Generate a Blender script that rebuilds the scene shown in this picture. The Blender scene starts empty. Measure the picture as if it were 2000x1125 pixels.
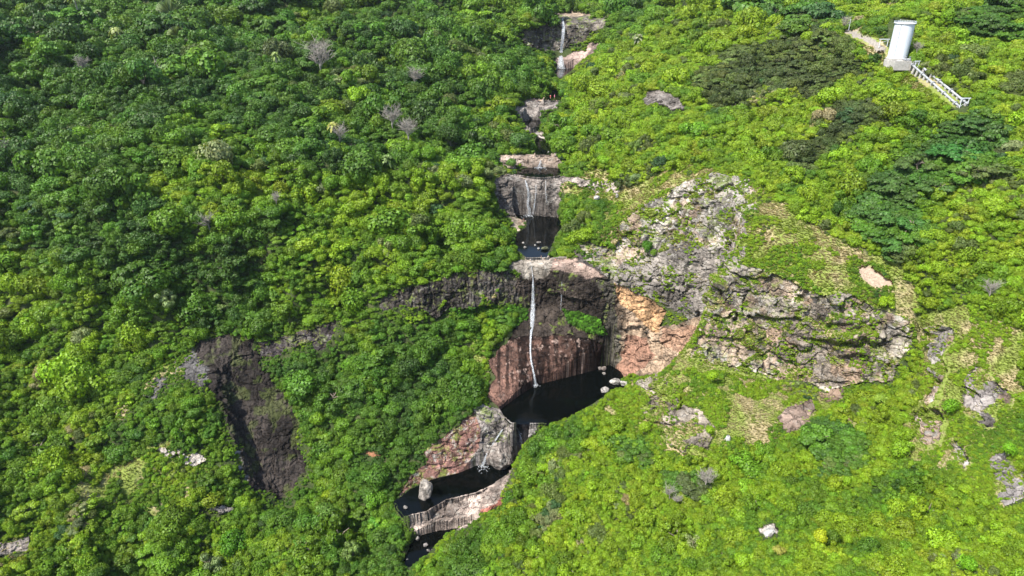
import bpy, bmesh, math, random
import numpy as np
from mathutils import Vector, Matrix, Euler
from mathutils.geometry import delaunay_2d_cdt

random.seed(7)
rng = np.random.default_rng(11)
R = math.radians
S = bpy.context.scene
COL = S.collection

# ------------------------------------------------------------------ camera, sky, sun, exposure
CAMZ = 300.0                       # the drone hovers here; the lowest pool is about 40
PITCH = R(26.0)
FPX = 1333.0                       # focal length in pixels of the 2000 px wide photograph
cd = bpy.data.cameras.new('camera')
cd.sensor_width = 36.0
cd.lens = 36.0 * FPX / 2000.0
cd.clip_start = 1.0
cd.clip_end = 6000.0
cam = bpy.data.objects.new('camera', cd)
COL.objects.link(cam)
cam.location = (0, 0, CAMZ)
cam.rotation_euler = (math.pi / 2 - PITCH, 0, 0)
S.camera = cam

HAZE = 0.00002
SUN_DIR = Vector((-0.60, -0.42, 1.0)).normalized()     # from the ground towards the sun
w = bpy.data.worlds.new('World')
S.world = w
w.use_nodes = True
nt = w.node_tree
bg = nt.nodes['Background']
sky = nt.nodes.new('ShaderNodeTexSky')
sky.sky_type = 'NISHITA'
sky.sun_disc = False
sky.sun_elevation = math.asin(SUN_DIR.z)
sky.sun_rotation = math.atan2(SUN_DIR.x, SUN_DIR.y)
sky.air_density = 1.0
sky.dust_density = 1.5
nt.links.new(sky.outputs[0], bg.inputs[0])
bg.inputs[1].default_value = 0.15
sd = bpy.data.lights.new('sun', 'SUN')
sd.energy = 4.7
sd.angle = R(0.55)
sd.color = (1.0, 0.95, 0.86)
sun = bpy.data.objects.new('sun', sd)
COL.objects.link(sun)
sun.rotation_euler = SUN_DIR.to_track_quat('Z', 'Y').to_euler()
S.view_settings.view_transform = 'Standard'
S.view_settings.look = 'None'
S.view_settings.gamma = 1
S.view_settings.use_curve_mapping = False
S.view_settings.exposure = 1.15
S.cycles.max_bounces = 5
S.cycles.diffuse_bounces = 3
S.cycles.glossy_bounces = 2
S.cycles.transmission_bounces = 3
S.cycles.transparent_max_bounces = 10
S.cycles.volume_bounces = 0

# ------------------------------------------------------------------ camera geometry used to survey the place
CP, SP = math.cos(PITCH), math.sin(PITCH)


def ray(px, py):
    u = (px - 1000.0) / FPX
    v = (562.5 - py) / FPX
    return u, CP + SP * v, -SP + CP * v


def W(px, py, Y=None, z=None):
    """surveyed point: a sight line met at distance Y, or at height z below the drone"""
    a, b, c = ray(px, py)
    t = Y / b if Y is not None else z / c
    return (a * t, b * t, c * t)


def project(P):
    """N,3 (drone-relative) -> px, py"""
    x, y, z = P[:, 0], P[:, 1], P[:, 2]
    d = y * CP - z * SP
    up = y * SP + z * CP
    d = np.maximum(d, 1e-3)
    return 1000 + FPX * x / d, 562.5 - FPX * up / d


# ------------------------------------------------------------------ noise
def _h(ix, iy, iz, s):
    n = (ix * 374761393 + iy * 668265263 + iz * 2147483647 % 4294967291 + s * 974634777)
    n = (n ^ (n >> 13)) * 1274126177
    n = n & 0xFFFFFFFF
    n = ((n ^ (n >> 16)) * 2246822519) & 0xFFFFFFFF
    return ((n ^ (n >> 15)) & 0xFFFFFF) / float(0xFFFFFF)


def noise3(P, s=0):
    P = np.asarray(P, dtype=np.float64)
    I = np.floor(P).astype(np.int64)
    F = P - I
    U = F * F * F * (F * (F * 6 - 15) + 10)
    out = 0
    for dx in (0, 1):
        wx = U[:, 0] if dx else 1 - U[:, 0]
        for dy in (0, 1):
            wy = U[:, 1] if dy else 1 - U[:, 1]
            for dz in (0, 1):
                wz = U[:, 2] if dz else 1 - U[:, 2]
                out = out + wx * wy * wz * _h(I[:, 0] + dx, I[:, 1] + dy, I[:, 2] + dz * 7919 + I[:, 2] * 7918, s)
    return out * 2 - 1


def fbm(P, o=4, s=0, gain=0.5):
    P = np.asarray(P, dtype=np.float64)
    a, t, out = 1.0, 0.0, 0
    for k in range(o):
        out = out + a * noise3(P * (2.03 ** k) + 17.3 * k, s + k)
        t += a
        a *= gain
    return out / t * 1.6


def cells(P, s=0):
    """voronoi: F1, F2-F1, random per cell"""
    P = np.asarray(P, dtype=np.float64)
    I = np.floor(P).astype(np.int64)
    n = len(P)
    f1 = np.full(n, 9.0); f2 = np.full(n, 9.0); rid = np.zeros(n)
    for dx in (-1, 0, 1):
        for dy in (-1, 0, 1):
            for dz in (-1, 0, 1):
                a, b, c = I[:, 0] + dx, I[:, 1] + dy, (I[:, 2] + dz) * 7919
                qx = I[:, 0] + dx + _h(a, b, c, s)
                qy = I[:, 1] + dy + _h(a, b, c, s + 1)
                qz = I[:, 2] + dz + _h(a, b, c, s + 2)
                d = np.sqrt((qx - P[:, 0]) ** 2 + (qy - P[:, 1]) ** 2 + (qz - P[:, 2]) ** 2)
                new = d < f1
                f2 = np.where(new, f1, np.minimum(f2, d))
                rid = np.where(new, _h(a, b, c, s + 3), rid)
                f1 = np.where(new, d, f1)
    return f1, f2 - f1, rid


def sstep(a, b, x):
    t = np.clip((x - a) / (b - a), 0, 1)
    return t * t * (3 - 2 * t)


def inpoly(X, Y, poly):
    r = np.zeros(X.shape, bool)
    n = len(poly)
    j = n - 1
    for i in range(n):
        xi, yi = poly[i][:2]
        xj, yj = poly[j][:2]
        if yi != yj:
            c = ((yi > Y) != (yj > Y)) & (X < (xj - xi) * (Y - yi) / (yj - yi) + xi)
            r ^= c
        j = i
    return r


def polydist(X, Y, poly, closed=True):
    """distance to the outline"""
    d = np.full(X.shape, 1e9)
    n = len(poly)
    for i in range(n if closed else n - 1):
        x0, y0 = poly[i][:2]
        x1, y1 = poly[(i + 1) % n][:2]
        dx, dy = x1 - x0, y1 - y0
        t = np.clip(((X - x0) * dx + (Y - y0) * dy) / max(dx * dx + dy * dy, 1e-9), 0, 1)
        d = np.minimum(d, (X - x0 - t * dx) ** 2 + (Y - y0 - t * dy) ** 2)
    return np.sqrt(d)


# ------------------------------------------------------------------ object helpers
def link(o, parent=None):
    COL.objects.link(o)
    if parent is not None:
        o.parent = parent
    return o


def tag(o, label=None, cat=None, group=None, kind=None):
    if label: o['label'] = label
    if cat: o['category'] = cat
    if group: o['group'] = group
    if kind: o['kind'] = kind
    return o


def empty(name, loc, rz=0.0):
    o = bpy.data.objects.new(name, None)
    o.location = loc
    o.rotation_euler = (0, 0, rz)
    o.empty_display_size = 0.5
    return link(o)


def np_mesh(name, V, F, mats=(), smooth=False):
    """V n,3  F m,k (all faces alike)"""
    V = np.asarray(V, dtype=np.float32); F = np.asarray(F, dtype=np.int32)
    me = bpy.data.meshes.new(name)
    me.vertices.add(len(V)); me.vertices.foreach_set('co', V.ravel())
    k = F.shape[1]
    me.loops.add(F.size); me.loops.foreach_set('vertex_index', F.ravel())
    me.polygons.add(len(F))
    me.polygons.foreach_set('loop_start', np.arange(len(F), dtype=np.int32) * k)
    me.polygons.foreach_set('use_smooth', np.full(len(F), smooth))
    for m in mats: me.materials.append(m)
    me.update(calc_edges=True)
    return me


def vattr(me, name, A, typ='FLOAT_COLOR'):
    A = np.asarray(A, dtype=np.float32)
    at = me.attributes.new(name, typ, 'POINT')
    if typ == 'FLOAT_COLOR':
        if A.shape[1] == 3: A = np.c_[A, np.ones(len(A), np.float32)]
        at.data.foreach_set('color', A.ravel())
    elif typ == 'FLOAT_VECTOR':
        at.data.foreach_set('vector', A.ravel())
    else:
        at.data.foreach_set('value', A.ravel())


class MB:
    """collects shapes, builds ONE mesh object"""
    def __init__(s): s.bm = bmesh.new()

    def box(s, c, size, rot=None):
        m = Matrix.Translation(c)
        if rot is not None: m = m @ rot.to_4x4()
        m = m @ Matrix.Diagonal((size[0], size[1], size[2], 1))
        bmesh.ops.create_cube(s.bm, size=1.0, matrix=m)
        return s

    def cyl(s, a, b, r, r2=None, n=12, caps=True):
        a, b = Vector(a), Vector(b)
        d = b - a
        m = Matrix.Translation((a + b) / 2) @ d.to_track_quat('Z', 'Y').to_matrix().to_4x4()
        bmesh.ops.create_cone(s.bm, cap_ends=caps, segments=n, radius1=r, radius2=r if r2 is None else r2, depth=d.length, matrix=m)
        return s

    def tube(s, pts, rad, n=6):
        rings = []
        for i, p in enumerate(pts):
            p = Vector(p)
            d = (Vector(pts[min(i + 1, len(pts) - 1)]) - Vector(pts[max(i - 1, 0)])).normalized()
            q = d.to_track_quat('Z', 'Y')
            rr = rad[i] if hasattr(rad, '__len__') else rad
            rings.append([s.bm.verts.new(p + q @ Vector((rr * math.cos(6.2832 * k / n), rr * math.sin(6.2832 * k / n), 0))) for k in range(n)])
        for a, b in zip(rings, rings[1:]):
            for k in range(n):
                s.bm.faces.new((a[k], a[(k + 1) % n], b[(k + 1) % n], b[k]))
        s.bm.faces.new(rings[0][::-1]); s.bm.faces.new(rings[-1])
        return s

    def lathe(s, prof, n=32, c=(0, 0, 0)):
        rings = []
        for r, z in prof:
            rings.append([s.bm.verts.new((c[0] + r * math.cos(6.28318 * k / n), c[1] + r * math.sin(6.28318 * k / n), c[2] + z)) for k in range(n)])
        for a, b in zip(rings, rings[1:]):
            for k in range(n):
                s.bm.faces.new((a[k], a[(k + 1) % n], b[(k + 1) % n], b[k]))
        return s

    def mesh(s, name, mat, smooth=False):
        me = bpy.data.meshes.new(name)
        s.bm.to_mesh(me); s.bm.free()
        me.materials.append(mat)
        if smooth:
            me.polygons.foreach_set('use_smooth', [True] * len(me.polygons))
        return me

    def build(s, name, mat, parent=None, smooth=False):
        return link(bpy.data.objects.new(name, s.mesh(name, mat, smooth)), parent)


# ------------------------------------------------------------------ materials
def new_mat(name):
    m = bpy.data.materials.new(name)
    m.use_nodes = True
    n = m.node_tree.nodes
    return m, n, m.node_tree.links, n['Principled BSDF']


def N(n, t, **kw):
    x = n.new(t)
    for k, v in kw.items():
        if k.startswith('i_'):
            x.inputs[k[2:]].default_value = v
        elif k[0] == 'i' and k[1:].isdigit():
            x.inputs[int(k[1:])].default_value = v
        else:
            setattr(x, k, v)
    return x


def ramp(n, stops, interp='LINEAR'):
    r = n.new('ShaderNodeValToRGB')
    r.color_ramp.interpolation = interp
    e = r.color_ramp.elements
    while len(e) < len(stops): e.new(0.5)
    for el, (p, c) in zip(e, stops):
        el.position = p
        el.color = (c, c, c, 1) if not hasattr(c, '__len__') else (*c, 1)
    return r


def mix(n, l, a, b, f, mode='MIX'):
    x = n.new('ShaderNodeMix'); x.data_type = 'RGBA'; x.blend_type = mode
    for i, v in ((6, a), (7, b), (0, f)):
        sock = x.inputs[i]
        if isinstance(v, bpy.types.NodeSocket): l.new(v, sock)
        elif hasattr(v, '__len__'): sock.default_value = (*v, 1)
        else: sock.default_value = v if i == 0 else (v, v, v, 1)
    return x.outputs[2]


def rock_material():
    m, n, l, b = new_mat('rock')
    at = N(n, 'ShaderNodeAttribute', attribute_name='rock_colour')
    geo = N(n, 'ShaderNodeNewGeometry')
    pos = geo.outputs['Position']
    # big blotches
    n1 = N(n, 'ShaderNodeTexNoise', i_Scale=0.16, i_Detail=8.0, i_Roughness=0.65)
    l.new(pos, n1.inputs['Vector'])
    r1 = ramp(n, [(0.3, 0.55), (0.5, 1.0), (0.7, 1.45)]); l.new(n1.outputs[0], r1.inputs[0])
    c = mix(n, l, at.outputs[0], r1.outputs[0], 1.0, 'MULTIPLY')
    # grain
    n2 = N(n, 'ShaderNodeTexNoise', i_Scale=1.1, i_Detail=6.0, i_Roughness=0.7)
    l.new(pos, n2.inputs['Vector'])
    r2 = ramp(n, [(0.3, 0.62), (0.5, 1.0), (0.68, 1.35)]); l.new(n2.outputs[0], r2.inputs[0])
    c = mix(n, l, c, r2.outputs[0], 1.0, 'MULTIPLY')
    # vertical run-off streaks, strongest on steep faces
    mp = N(n, 'ShaderNodeMapping'); mp.inputs['Scale'].default_value = (0.55, 0.55, 0.045)
    l.new(pos, mp.inputs[0])
    n3 = N(n, 'ShaderNodeTexNoise', i_Scale=1.0, i_Detail=5.0, i_Roughness=0.6)
    l.new(mp.outputs[0], n3.inputs['Vector'])
    r3 = ramp(n, [(0.38, 0.5), (0.5, 1.0), (0.64, 1.2)]); l.new(n3.outputs[0], r3.inputs[0])
    sep = N(n, 'ShaderNodeSeparateXYZ'); l.new(geo.outputs['Normal'], sep.inputs[0])
    ab = N(n, 'ShaderNodeMath', operation='ABSOLUTE'); l.new(sep.outputs[2], ab.inputs[0])
    steep = N(n, 'ShaderNodeMapRange', i1=0.75, i2=0.35); l.new(ab.outputs[0], steep.inputs[0])
    st = mix(n, l, 1.0, r3.outputs[0], steep.outputs[0])
    c = mix(n, l, c, st, 1.0, 'MULTIPLY')
    # pale lichen patches
    n4 = N(n, 'ShaderNodeTexNoise', i_Scale=0.24, i_Detail=10.0, i_Roughness=0.72, i_Distortion=0.6)
    l.new(pos, n4.inputs['Vector'])
    r4 = ramp(n, [(0.54, 0.0), (0.62, 1.0)]); l.new(n4.outputs[0], r4.inputs[0])
    lm = N(n, 'ShaderNodeMath', operation='MULTIPLY'); l.new(r4.outputs[0], lm.inputs[0]); l.new(at.outputs['Alpha'], lm.inputs[1])
    c = mix(n, l, c, (0.31, 0.295, 0.265), lm.outputs[0])
    # dark joints
    vo = N(n, 'ShaderNodeTexVoronoi', feature='DISTANCE_TO_EDGE', i_Scale=0.28)
    nw = N(n, 'ShaderNodeTexNoise', i_Scale=0.5, i_Detail=4.0)
    l.new(pos, nw.inputs['Vector'])
    va = N(n, 'ShaderNodeVectorMath', operation='MULTIPLY_ADD'); va.inputs[1].default_value = (2.5, 2.5, 3.5)
    ms_ = N(n, 'ShaderNodeVectorMath', operation='MULTIPLY'); ms_.inputs[1].default_value = (.5, .5, 1.25); l.new(pos, ms_.inputs[0])
    l.new(nw.outputs['Color'], va.inputs[0]); l.new(ms_.outputs[0], va.inputs[2])
    l.new(va.outputs[0], vo.inputs['Vector'])
    r5 = ramp(n, [(0.0, 0.45), (0.045, 1.0)]); l.new(vo.outputs[0], r5.inputs[0])
    c = mix(n, l, c, r5.outputs[0], 1.0, 'MULTIPLY')
    l.new(c, b.inputs['Base Color'])
    b.inputs['Roughness'].default_value = 0.9
    b.inputs['Specular IOR Level'].default_value = 0.12
    bu = N(n, 'ShaderNodeBump', i_Strength=0.9, i_Distance=0.7)
    ad = N(n, 'ShaderNodeMath', operation='ADD'); l.new(n2.outputs[0], ad.inputs[0]); l.new(r5.outputs[0], ad.inputs[1])
    l.new(ad.outputs[0], bu.inputs['Height']); l.new(bu.outputs[0], b.inputs['Normal'])
    return m


def ground_material():
    m, n, l, b = new_mat('ground_cover')
    at = N(n, 'ShaderNodeAttribute', attribute_name='ground_colour')
    geo = N(n, 'ShaderNodeNewGeometry')
    n1 = N(n, 'ShaderNodeTexNoise', i_Scale=0.9, i_Detail=8.0, i_Roughness=0.75)
    l.new(geo.outputs['Position'], n1.inputs['Vector'])
    r1 = ramp(n, [(0.3, 0.45), (0.5, 1.0), (0.7, 1.5)]); l.new(n1.outputs[0], r1.inputs[0])
    c = mix(n, l, at.outputs[0], r1.outputs[0], 1.0, 'MULTIPLY')
    n2 = N(n, 'ShaderNodeTexNoise', i_Scale=0.25, i_Detail=5.0)
    l.new(geo.outputs['Position'], n2.inputs['Vector'])
    r2 = ramp(n, [(0.5, 0.0), (0.62, 0.16)]); l.new(n2.outputs[0], r2.inputs[0])
    c = mix(n, l, c, (0.15, 0.12, 0.075), r2.outputs[0])
    l.new(c, b.inputs['Base Color'])
    b.inputs['Roughness'].default_value = 0.95
    b.inputs['Specular IOR Level'].default_value = 0.1
    bu = N(n, 'ShaderNodeBump', i_Strength=1.0, i_Distance=0.6)
    l.new(n1.outputs[0], bu.inputs['Height']); l.new(bu.outputs[0], b.inputs['Normal'])
    return m


def leaf_material(name='leaves', trans=0.3):
    m, n, l, b = new_mat(name)
    ti = N(n, 'ShaderNodeAttribute', attribute_name='tint', attribute_type='INSTANCER')
    sh = N(n, 'ShaderNodeAttribute', attribute_name='leaf_tone')
    c = mix(n, l, ti.outputs[0], sh.outputs[0], 1.0, 'MULTIPLY')
    l.new(c, b.inputs['Base Color'])
    b.inputs['Roughness'].default_value = 0.5
    b.inputs['Specular IOR Level'].default_value = 0.25
    tr = N(n, 'ShaderNodeBsdfTranslucent')
    c2 = mix(n, l, c, (1.3, 1.25, 0.5), 1.0, 'MULTIPLY')
    l.new(c2, tr.inputs[0])
    ms = N(n, 'ShaderNodeMixShader', i0=trans)
    l.new(b.outputs[0], ms.inputs[1]); l.new(tr.outputs[0], ms.inputs[2])
    l.new(ms.outputs[0], n['Material Output'].inputs[0])
    return m


def plain(name, col, rough=0.7, var=0.15, scale=2.0, metal=0.0, bump=0.0):
    m, n, l, b = new_mat(name)
    geo = N(n, 'ShaderNodeNewGeometry')
    n1 = N(n, 'ShaderNodeTexNoise', i_Scale=scale, i_Detail=6.0, i_Roughness=0.65)
    l.new(geo.outputs['Position'], n1.inputs['Vector'])
    r1 = ramp(n, [(0.3, 1 - var), (0.7, 1 + var)]); l.new(n1.outputs[0], r1.inputs[0])
    l.new(mix(n, l, col, r1.outputs[0], 1.0, 'MULTIPLY'), b.inputs['Base Color'])
    b.inputs['Roughness'].default_value = rough
    b.inputs['Metallic'].default_value = metal
    if bump:
        bu = N(n, 'ShaderNodeBump', i_Strength=0.6, i_Distance=bump)
        l.new(n1.outputs[0], bu.inputs['Height']); l.new(bu.outputs[0], b.inputs['Normal'])
    return m


def water_material():
    m, n, l, b = new_mat('dark_river_water')
    geo = N(n, 'ShaderNodeNewGeometry')
    b.inputs['Base Color'].default_value = (0.0012, 0.0018, 0.0016, 1)
    b.inputs['Roughness'].default_value = 0.06
    b.inputs['IOR'].default_value = 1.33
    b.inputs['Specular IOR Level'].default_value = 0.3
    n1 = N(n, 'ShaderNodeTexNoise', i_Scale=0.5, i_Detail=4.0, i_Roughness=0.6)
    l.new(geo.outputs['Position'], n1.inputs['Vector'])
    bu = N(n, 'ShaderNodeBump', i_Strength=0.22, i_Distance=0.15)
    l.new(n1.outputs[0], bu.inputs['Height']); l.new(bu.outputs[0], b.inputs['Normal'])
    return m


def falls_material():
    m, n, l, b = new_mat('falling_water')
    geo = N(n, 'ShaderNodeNewGeometry')
    mp = N(n, 'ShaderNodeMapping'); mp.inputs['Scale'].default_value = (2.2, 2.2, 0.25)
    l.new(geo.outputs['Position'], mp.inputs[0])
    n1 = N(n, 'ShaderNodeTexNoise', i_Scale=1.0, i_Detail=5.0, i_Roughness=0.65)
    l.new(mp.outputs[0], n1.inputs['Vector'])
    al = ramp(n, [(0.38, 0.02), (0.7, 0.42)]); l.new(n1.outputs[0], al.inputs[0])
    b.inputs['Base Color'].default_value = (0.62, 0.65, 0.68, 1)
    b.inputs['Roughness'].default_value = 0.5
    l.new(al.outputs[0], b.inputs['Alpha'])
    return m


M = dict(
    rock=rock_material(), ground=ground_material(), leaf=leaf_material(),
    bark=plain('bark', (0.16, 0.13, 0.10), 0.9, 0.3, 3.0),
    pale_bark=plain('bleached_bark', (0.21, 0.19, 0.165), 0.9, 0.25, 3.0),
    water=water_material(), falls=falls_material(),
)
# ------------------------------------------------------------------ THE TERRAIN
# survey: (px, py, distance) triples; breaklines follow cliff tops, cliff feet, crests and banks
LINES = [
    # lip of the main fall and the band of cliff running left from it, then its foot
    [(1183, 536, 360), (1140, 524, 363), (1100, 520, 368), (1040, 512, 375), (1000, 515, 374), (930, 530, 368), (860, 550, 360), (800, 570, 355), (740, 590, 350), (620, 640, 342), (520, 655, 340), (410, 650, 340), (340, 690, 330), (230, 790, 300)],
    [(1175, 608, 357.5), (1110, 602, 364), (1050, 602, 371), (1000, 590, 369), (930, 600, 362), (850, 615, 354), (800, 607, 351), (740, 606, 347), (600, 690, 334), (520, 702, 333)],
    # ledge behind the dome, dome top, dome foot
    [(1170, 640, 355.5), (1110, 630, 359), (1050, 622, 364), (1000, 628, 362), (940, 640, 356)],
    [(1180, 672, 351.5), (1160, 655, 352), (1100, 650, 354), (1040, 649, 352), (1000, 656, 350), (965, 700, 339)],
    # right wall: top edge, middle, foot
    [(1100, 495, 394), (1132, 478, 390), (1200, 482, 384), (1228, 470, 386), (1212, 445, 387), (1250, 415, 388), (1300, 385, 385), (1380, 370, 372), (1450, 372, 352)],
    [(1186, 540, 358.5), (1260, 540, 358), (1350, 500, 350), (1420, 440, 343)],
    [(1192, 610, 356.5), (1280, 640, 348), (1340, 655, 335)],
    [(1205, 714, 353), (1230, 725, 346), (1262, 724, 341), (1300, 725, 333), (1360, 690, 326)],
    # crest of the near right spur
    [(700, 1200, 205), (800, 1110, 222), (870, 1035, 240), (950, 975, 258), (1000, 905, 272), (1030, 860, 283), (1080, 822, 288), (1140, 795, 283), (1200, 766, 275), (1250, 745, 278), (1330, 700, 285), (1370, 640, 292), (1402, 545, 303), (1430, 490, 310), (1448, 410, 330), (1450, 372, 352)],
    # hidden gully behind that crest
    [(1060, 880, 293), (1140, 845, 302), (1250, 790, 315), (1320, 750, 320), (1372, 690, 316), (1412, 590, 322), (1440, 450, 338)],
    # spur cliff: top and foot
    [(1405, 540, 302), (1480, 525, 300), (1540, 545, 293), (1620, 575, 280), (1700, 590, 275), (1780, 620, 268)],
    [(1378, 700, 288), (1500, 742, 279), (1560, 752, 274), (1620, 755, 269), (1740, 750, 261), (1775, 700, 261)],
    # gully on the left: crest of its near side, floor, foot of the face
    [(345, 720, 322), (400, 695, 326), (425, 745, 312), (448, 830, 293), (478, 920, 278), (545, 990, 271)],
    [(455, 800, 313), (485, 880, 296), (510, 945, 284), (548, 985, 277)],
    [(500, 705, 333), (560, 770, 320), (590, 860, 303), (603, 925, 290), (560, 975, 281)],
    # rim under the big pool, wall foot at the middle pool
    [(1060, 826, 293.5), (1000, 828, 293.5), (985, 805, 301), (940, 796, 300), (895, 822, 296), (850, 858, 290), (800, 905, 283)],
    [(1022, 868, 290), (1000, 900, 289), (930, 910, 287.5), (845, 935, 279.5), (800, 955, 277.5), (778, 980, 272)],
    # natural slab dam: water edge, front edge, foot
    [(1000, 930, 275), (970, 950, 272.5), (930, 962, 269), (870, 978, 264.5), (830, 997, 259), (785, 1010, 257)],
    [(980, 985, 264), (930, 1005, 258), (850, 1018, 254), (800, 1028, 251)],
    [(980, 1020, 258), (925, 1028, 255.5), (850, 1040, 252.6), (805, 1050, 250)],
    # third pool: lip is the first line; wall behind it
    [(965, 358, 452), (1000, 348, 456), (1040, 347, 457), (1095, 346, 458), (1120, 350, 452)],
    [(970, 412, 449), (1000, 418, 452), (1040, 421, 453), (1087, 425, 450), (1100, 420, 446)],
    # small dam between the fourth and fifth pools
    [(970, 315, 478), (1010, 308, 488), (1060, 305, 489.5), (1090, 300, 489)],
    [(1000, 330, 484), (1055, 327, 485.5), (1092, 325, 485)],
    # small cliff under the seventh pool
    [(1000, 205, 578), (1040, 202, 582), (1092, 200, 584)],
    [(1005, 232, 574), (1040, 236, 578), (1080, 232, 579)],
    # top fall
    [(1010, 60, 728), (1060, 45, 752), (1100, 38, 762), (1150, 45, 755), (1185, 38, 750)],
    [(1020, 92, 725), (1060, 93, 748), (1095, 92, 757), (1140, 82, 753), (1180, 62, 747)],
    [(1080, 128, 738), (1097, 133, 738), (1130, 131, 732)],
]
PTS = [
    (1060, 698, 340), (1120, 692, 342.5), (1000, 718, 331), (1158, 698, 345.5),
    # left hillside
    (100, 1100, 225), (400, 1100, 232), (600, 1100, 232), (680, 1010, 266), (760, 1100, 233), (300, 950, 262), (100, 900, 270), (300, 810, 292),
    (100, 700, 320), (250, 700, 325), (100, 600, 345), (250, 600, 347), (400, 600, 350), (100, 500, 352), (250, 500, 355), (400, 500, 358), (550, 500, 362), (550, 580, 352), (700, 500, 366), (800, 500, 370), (860, 500, 376),
    (100, 400, 372), (250, 400, 374), (400, 400, 376), (550, 400, 384), (700, 400, 398), (820, 420, 398), (900, 450, 398),
    (100, 300, 405), (250, 300, 408), (400, 300, 412), (550, 300, 424), (700, 300, 442), (820, 340, 438), (900, 350, 440),
    (100, 200, 460), (250, 200, 465), (400, 200, 472), (550, 200, 490), (700, 200, 520), (820, 240, 515), (900, 250, 530),
    (100, 100, 540), (250, 100, 550), (400, 100, 565), (550, 100, 590), (700, 100, 622), (800, 150, 600), (900, 150, 620), (900, 60, 730),
    (100, 0, 680), (250, 0, 690), (400, 0, 705), (550, 0, 730), (700, 0, 765), (850, 0, 820), (1000, 0, 900), (1100, 18, 860),
    (-300, 1050, 215), (-300, 900, 262), (-300, 700, 312), (-300, 500, 345), (-300, 300, 400), (-300, 100, 530), (-300, 0, 660),
    # valley side left of the river
    (980, 330, 478), (955, 380, 446), (940, 420, 420), (985, 285, 508), (980, 455, 408), (990, 490, 392), (1005, 250, 556), (960, 200, 590), (950, 150, 640), (1000, 180, 620), (1040, 160, 650), (1050, 110, 700), (1000, 100, 712),
    (1035, 445, 425),
    # between cliff band and lower pools
    (700, 700, 336), (700, 780, 314), (700, 900, 288), (850, 700, 338), (850, 780, 314), (800, 850, 296), (740, 960, 274), (900, 650, 350), (930, 760, 318), (950, 785, 312), (640, 750, 327), (650, 850, 300), (930, 700, 338),
    # right side of the river and the slope above it
    (1092, 480, 398), (1110, 440, 412), (1095, 400, 445), (1120, 380, 448), (1150, 420, 410), (1200, 400, 418), (1200, 350, 440), (1120, 320, 482), (1110, 290, 500), (1200, 300, 460), (1130, 250, 535), (1120, 210, 570), (1140, 160, 630), (1150, 110, 690), (1190, 85, 715),
    (1300, 340, 402), (1400, 340, 372), (1300, 200, 500), (1300, 270, 450), (1400, 200, 475), (1400, 270, 420), (1250, 100, 620), (1200, 20, 880), (1350, 60, 640), (1350, 0, 760), (1500, 100, 520), (1500, 0, 680), (1500, 200, 460), (1500, 300, 405), (1500, 400, 335),
    (1650, 0, 600), (1650, 100, 470), (1650, 200, 415), (1600, 300, 380), (1650, 400, 335), (1750, 60, 465), (1750, 110, 440), (1820, 160, 408), (1880, 215, 382), (1850, 0, 540), (1900, 100, 440), (2000, 0, 500), (2000, 200, 370), (2000, 300, 320), (1900, 300, 330), (1800, 300, 350), (1900, 400, 290), (1780, 400, 312), (2000, 400, 276),
    (1560, 480, 308), (1650, 500, 298), (1700, 530, 290), (1750, 560, 280), (1800, 500, 280), (1850, 560, 262), (2000, 560, 245), (1850, 640, 250), (1950, 650, 238), (1850, 750, 232), (2000, 750, 214), (1850, 850, 212), (1950, 900, 186), (2000, 1000, 160),
    (1250, 850, 254), (1400, 780, 260), (1400, 850, 240), (1500, 900, 230), (1600, 830, 243), (1700, 850, 234), (1700, 950, 205), (1850, 1000, 175), (1200, 900, 245), (1100, 900, 258), (1050, 1000, 230), (1200, 1000, 218), (1350, 950, 222), (1500, 1000, 197), (1000, 1100, 208), (1200, 1125, 193), (1500, 1125, 163), (1900, 1125, 140), (1700, 1050, 172),
    (2300, 1000, 145), (2300, 700, 200), (2300, 400, 270), (2300, 150, 370), (2300, 0, 460),
    (-300, 1300, 170), (100, 1300, 180), (600, 1300, 185), (760, 1300, 187), (1000, 1300, 172), (1400, 1300, 138), (1900, 1300, 112), (2300, 1300, 98),
]
WORLD = [(-330, 60, -262), (-100, 60, -272), (80, 40, -255), (230, 30, -170), (380, 60, -110), (-520, 200, -190), (-560, 400, -70), (-620, 700, 10), (-700, 1150, 60), (-300, 1200, 40), (0, 1250, 25),
         (300, 1200, 50), (700, 1150, 60), (560, 700, 20), (480, 450, -10), (450, 250, -50), (400, 150, -90), (0, 1020, -20), (-250, 950, 0), (250, 950, 0), (-700, 0, -230), (700, 0, -60), (-100, -60, -275), (200, -60, -180)]

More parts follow.
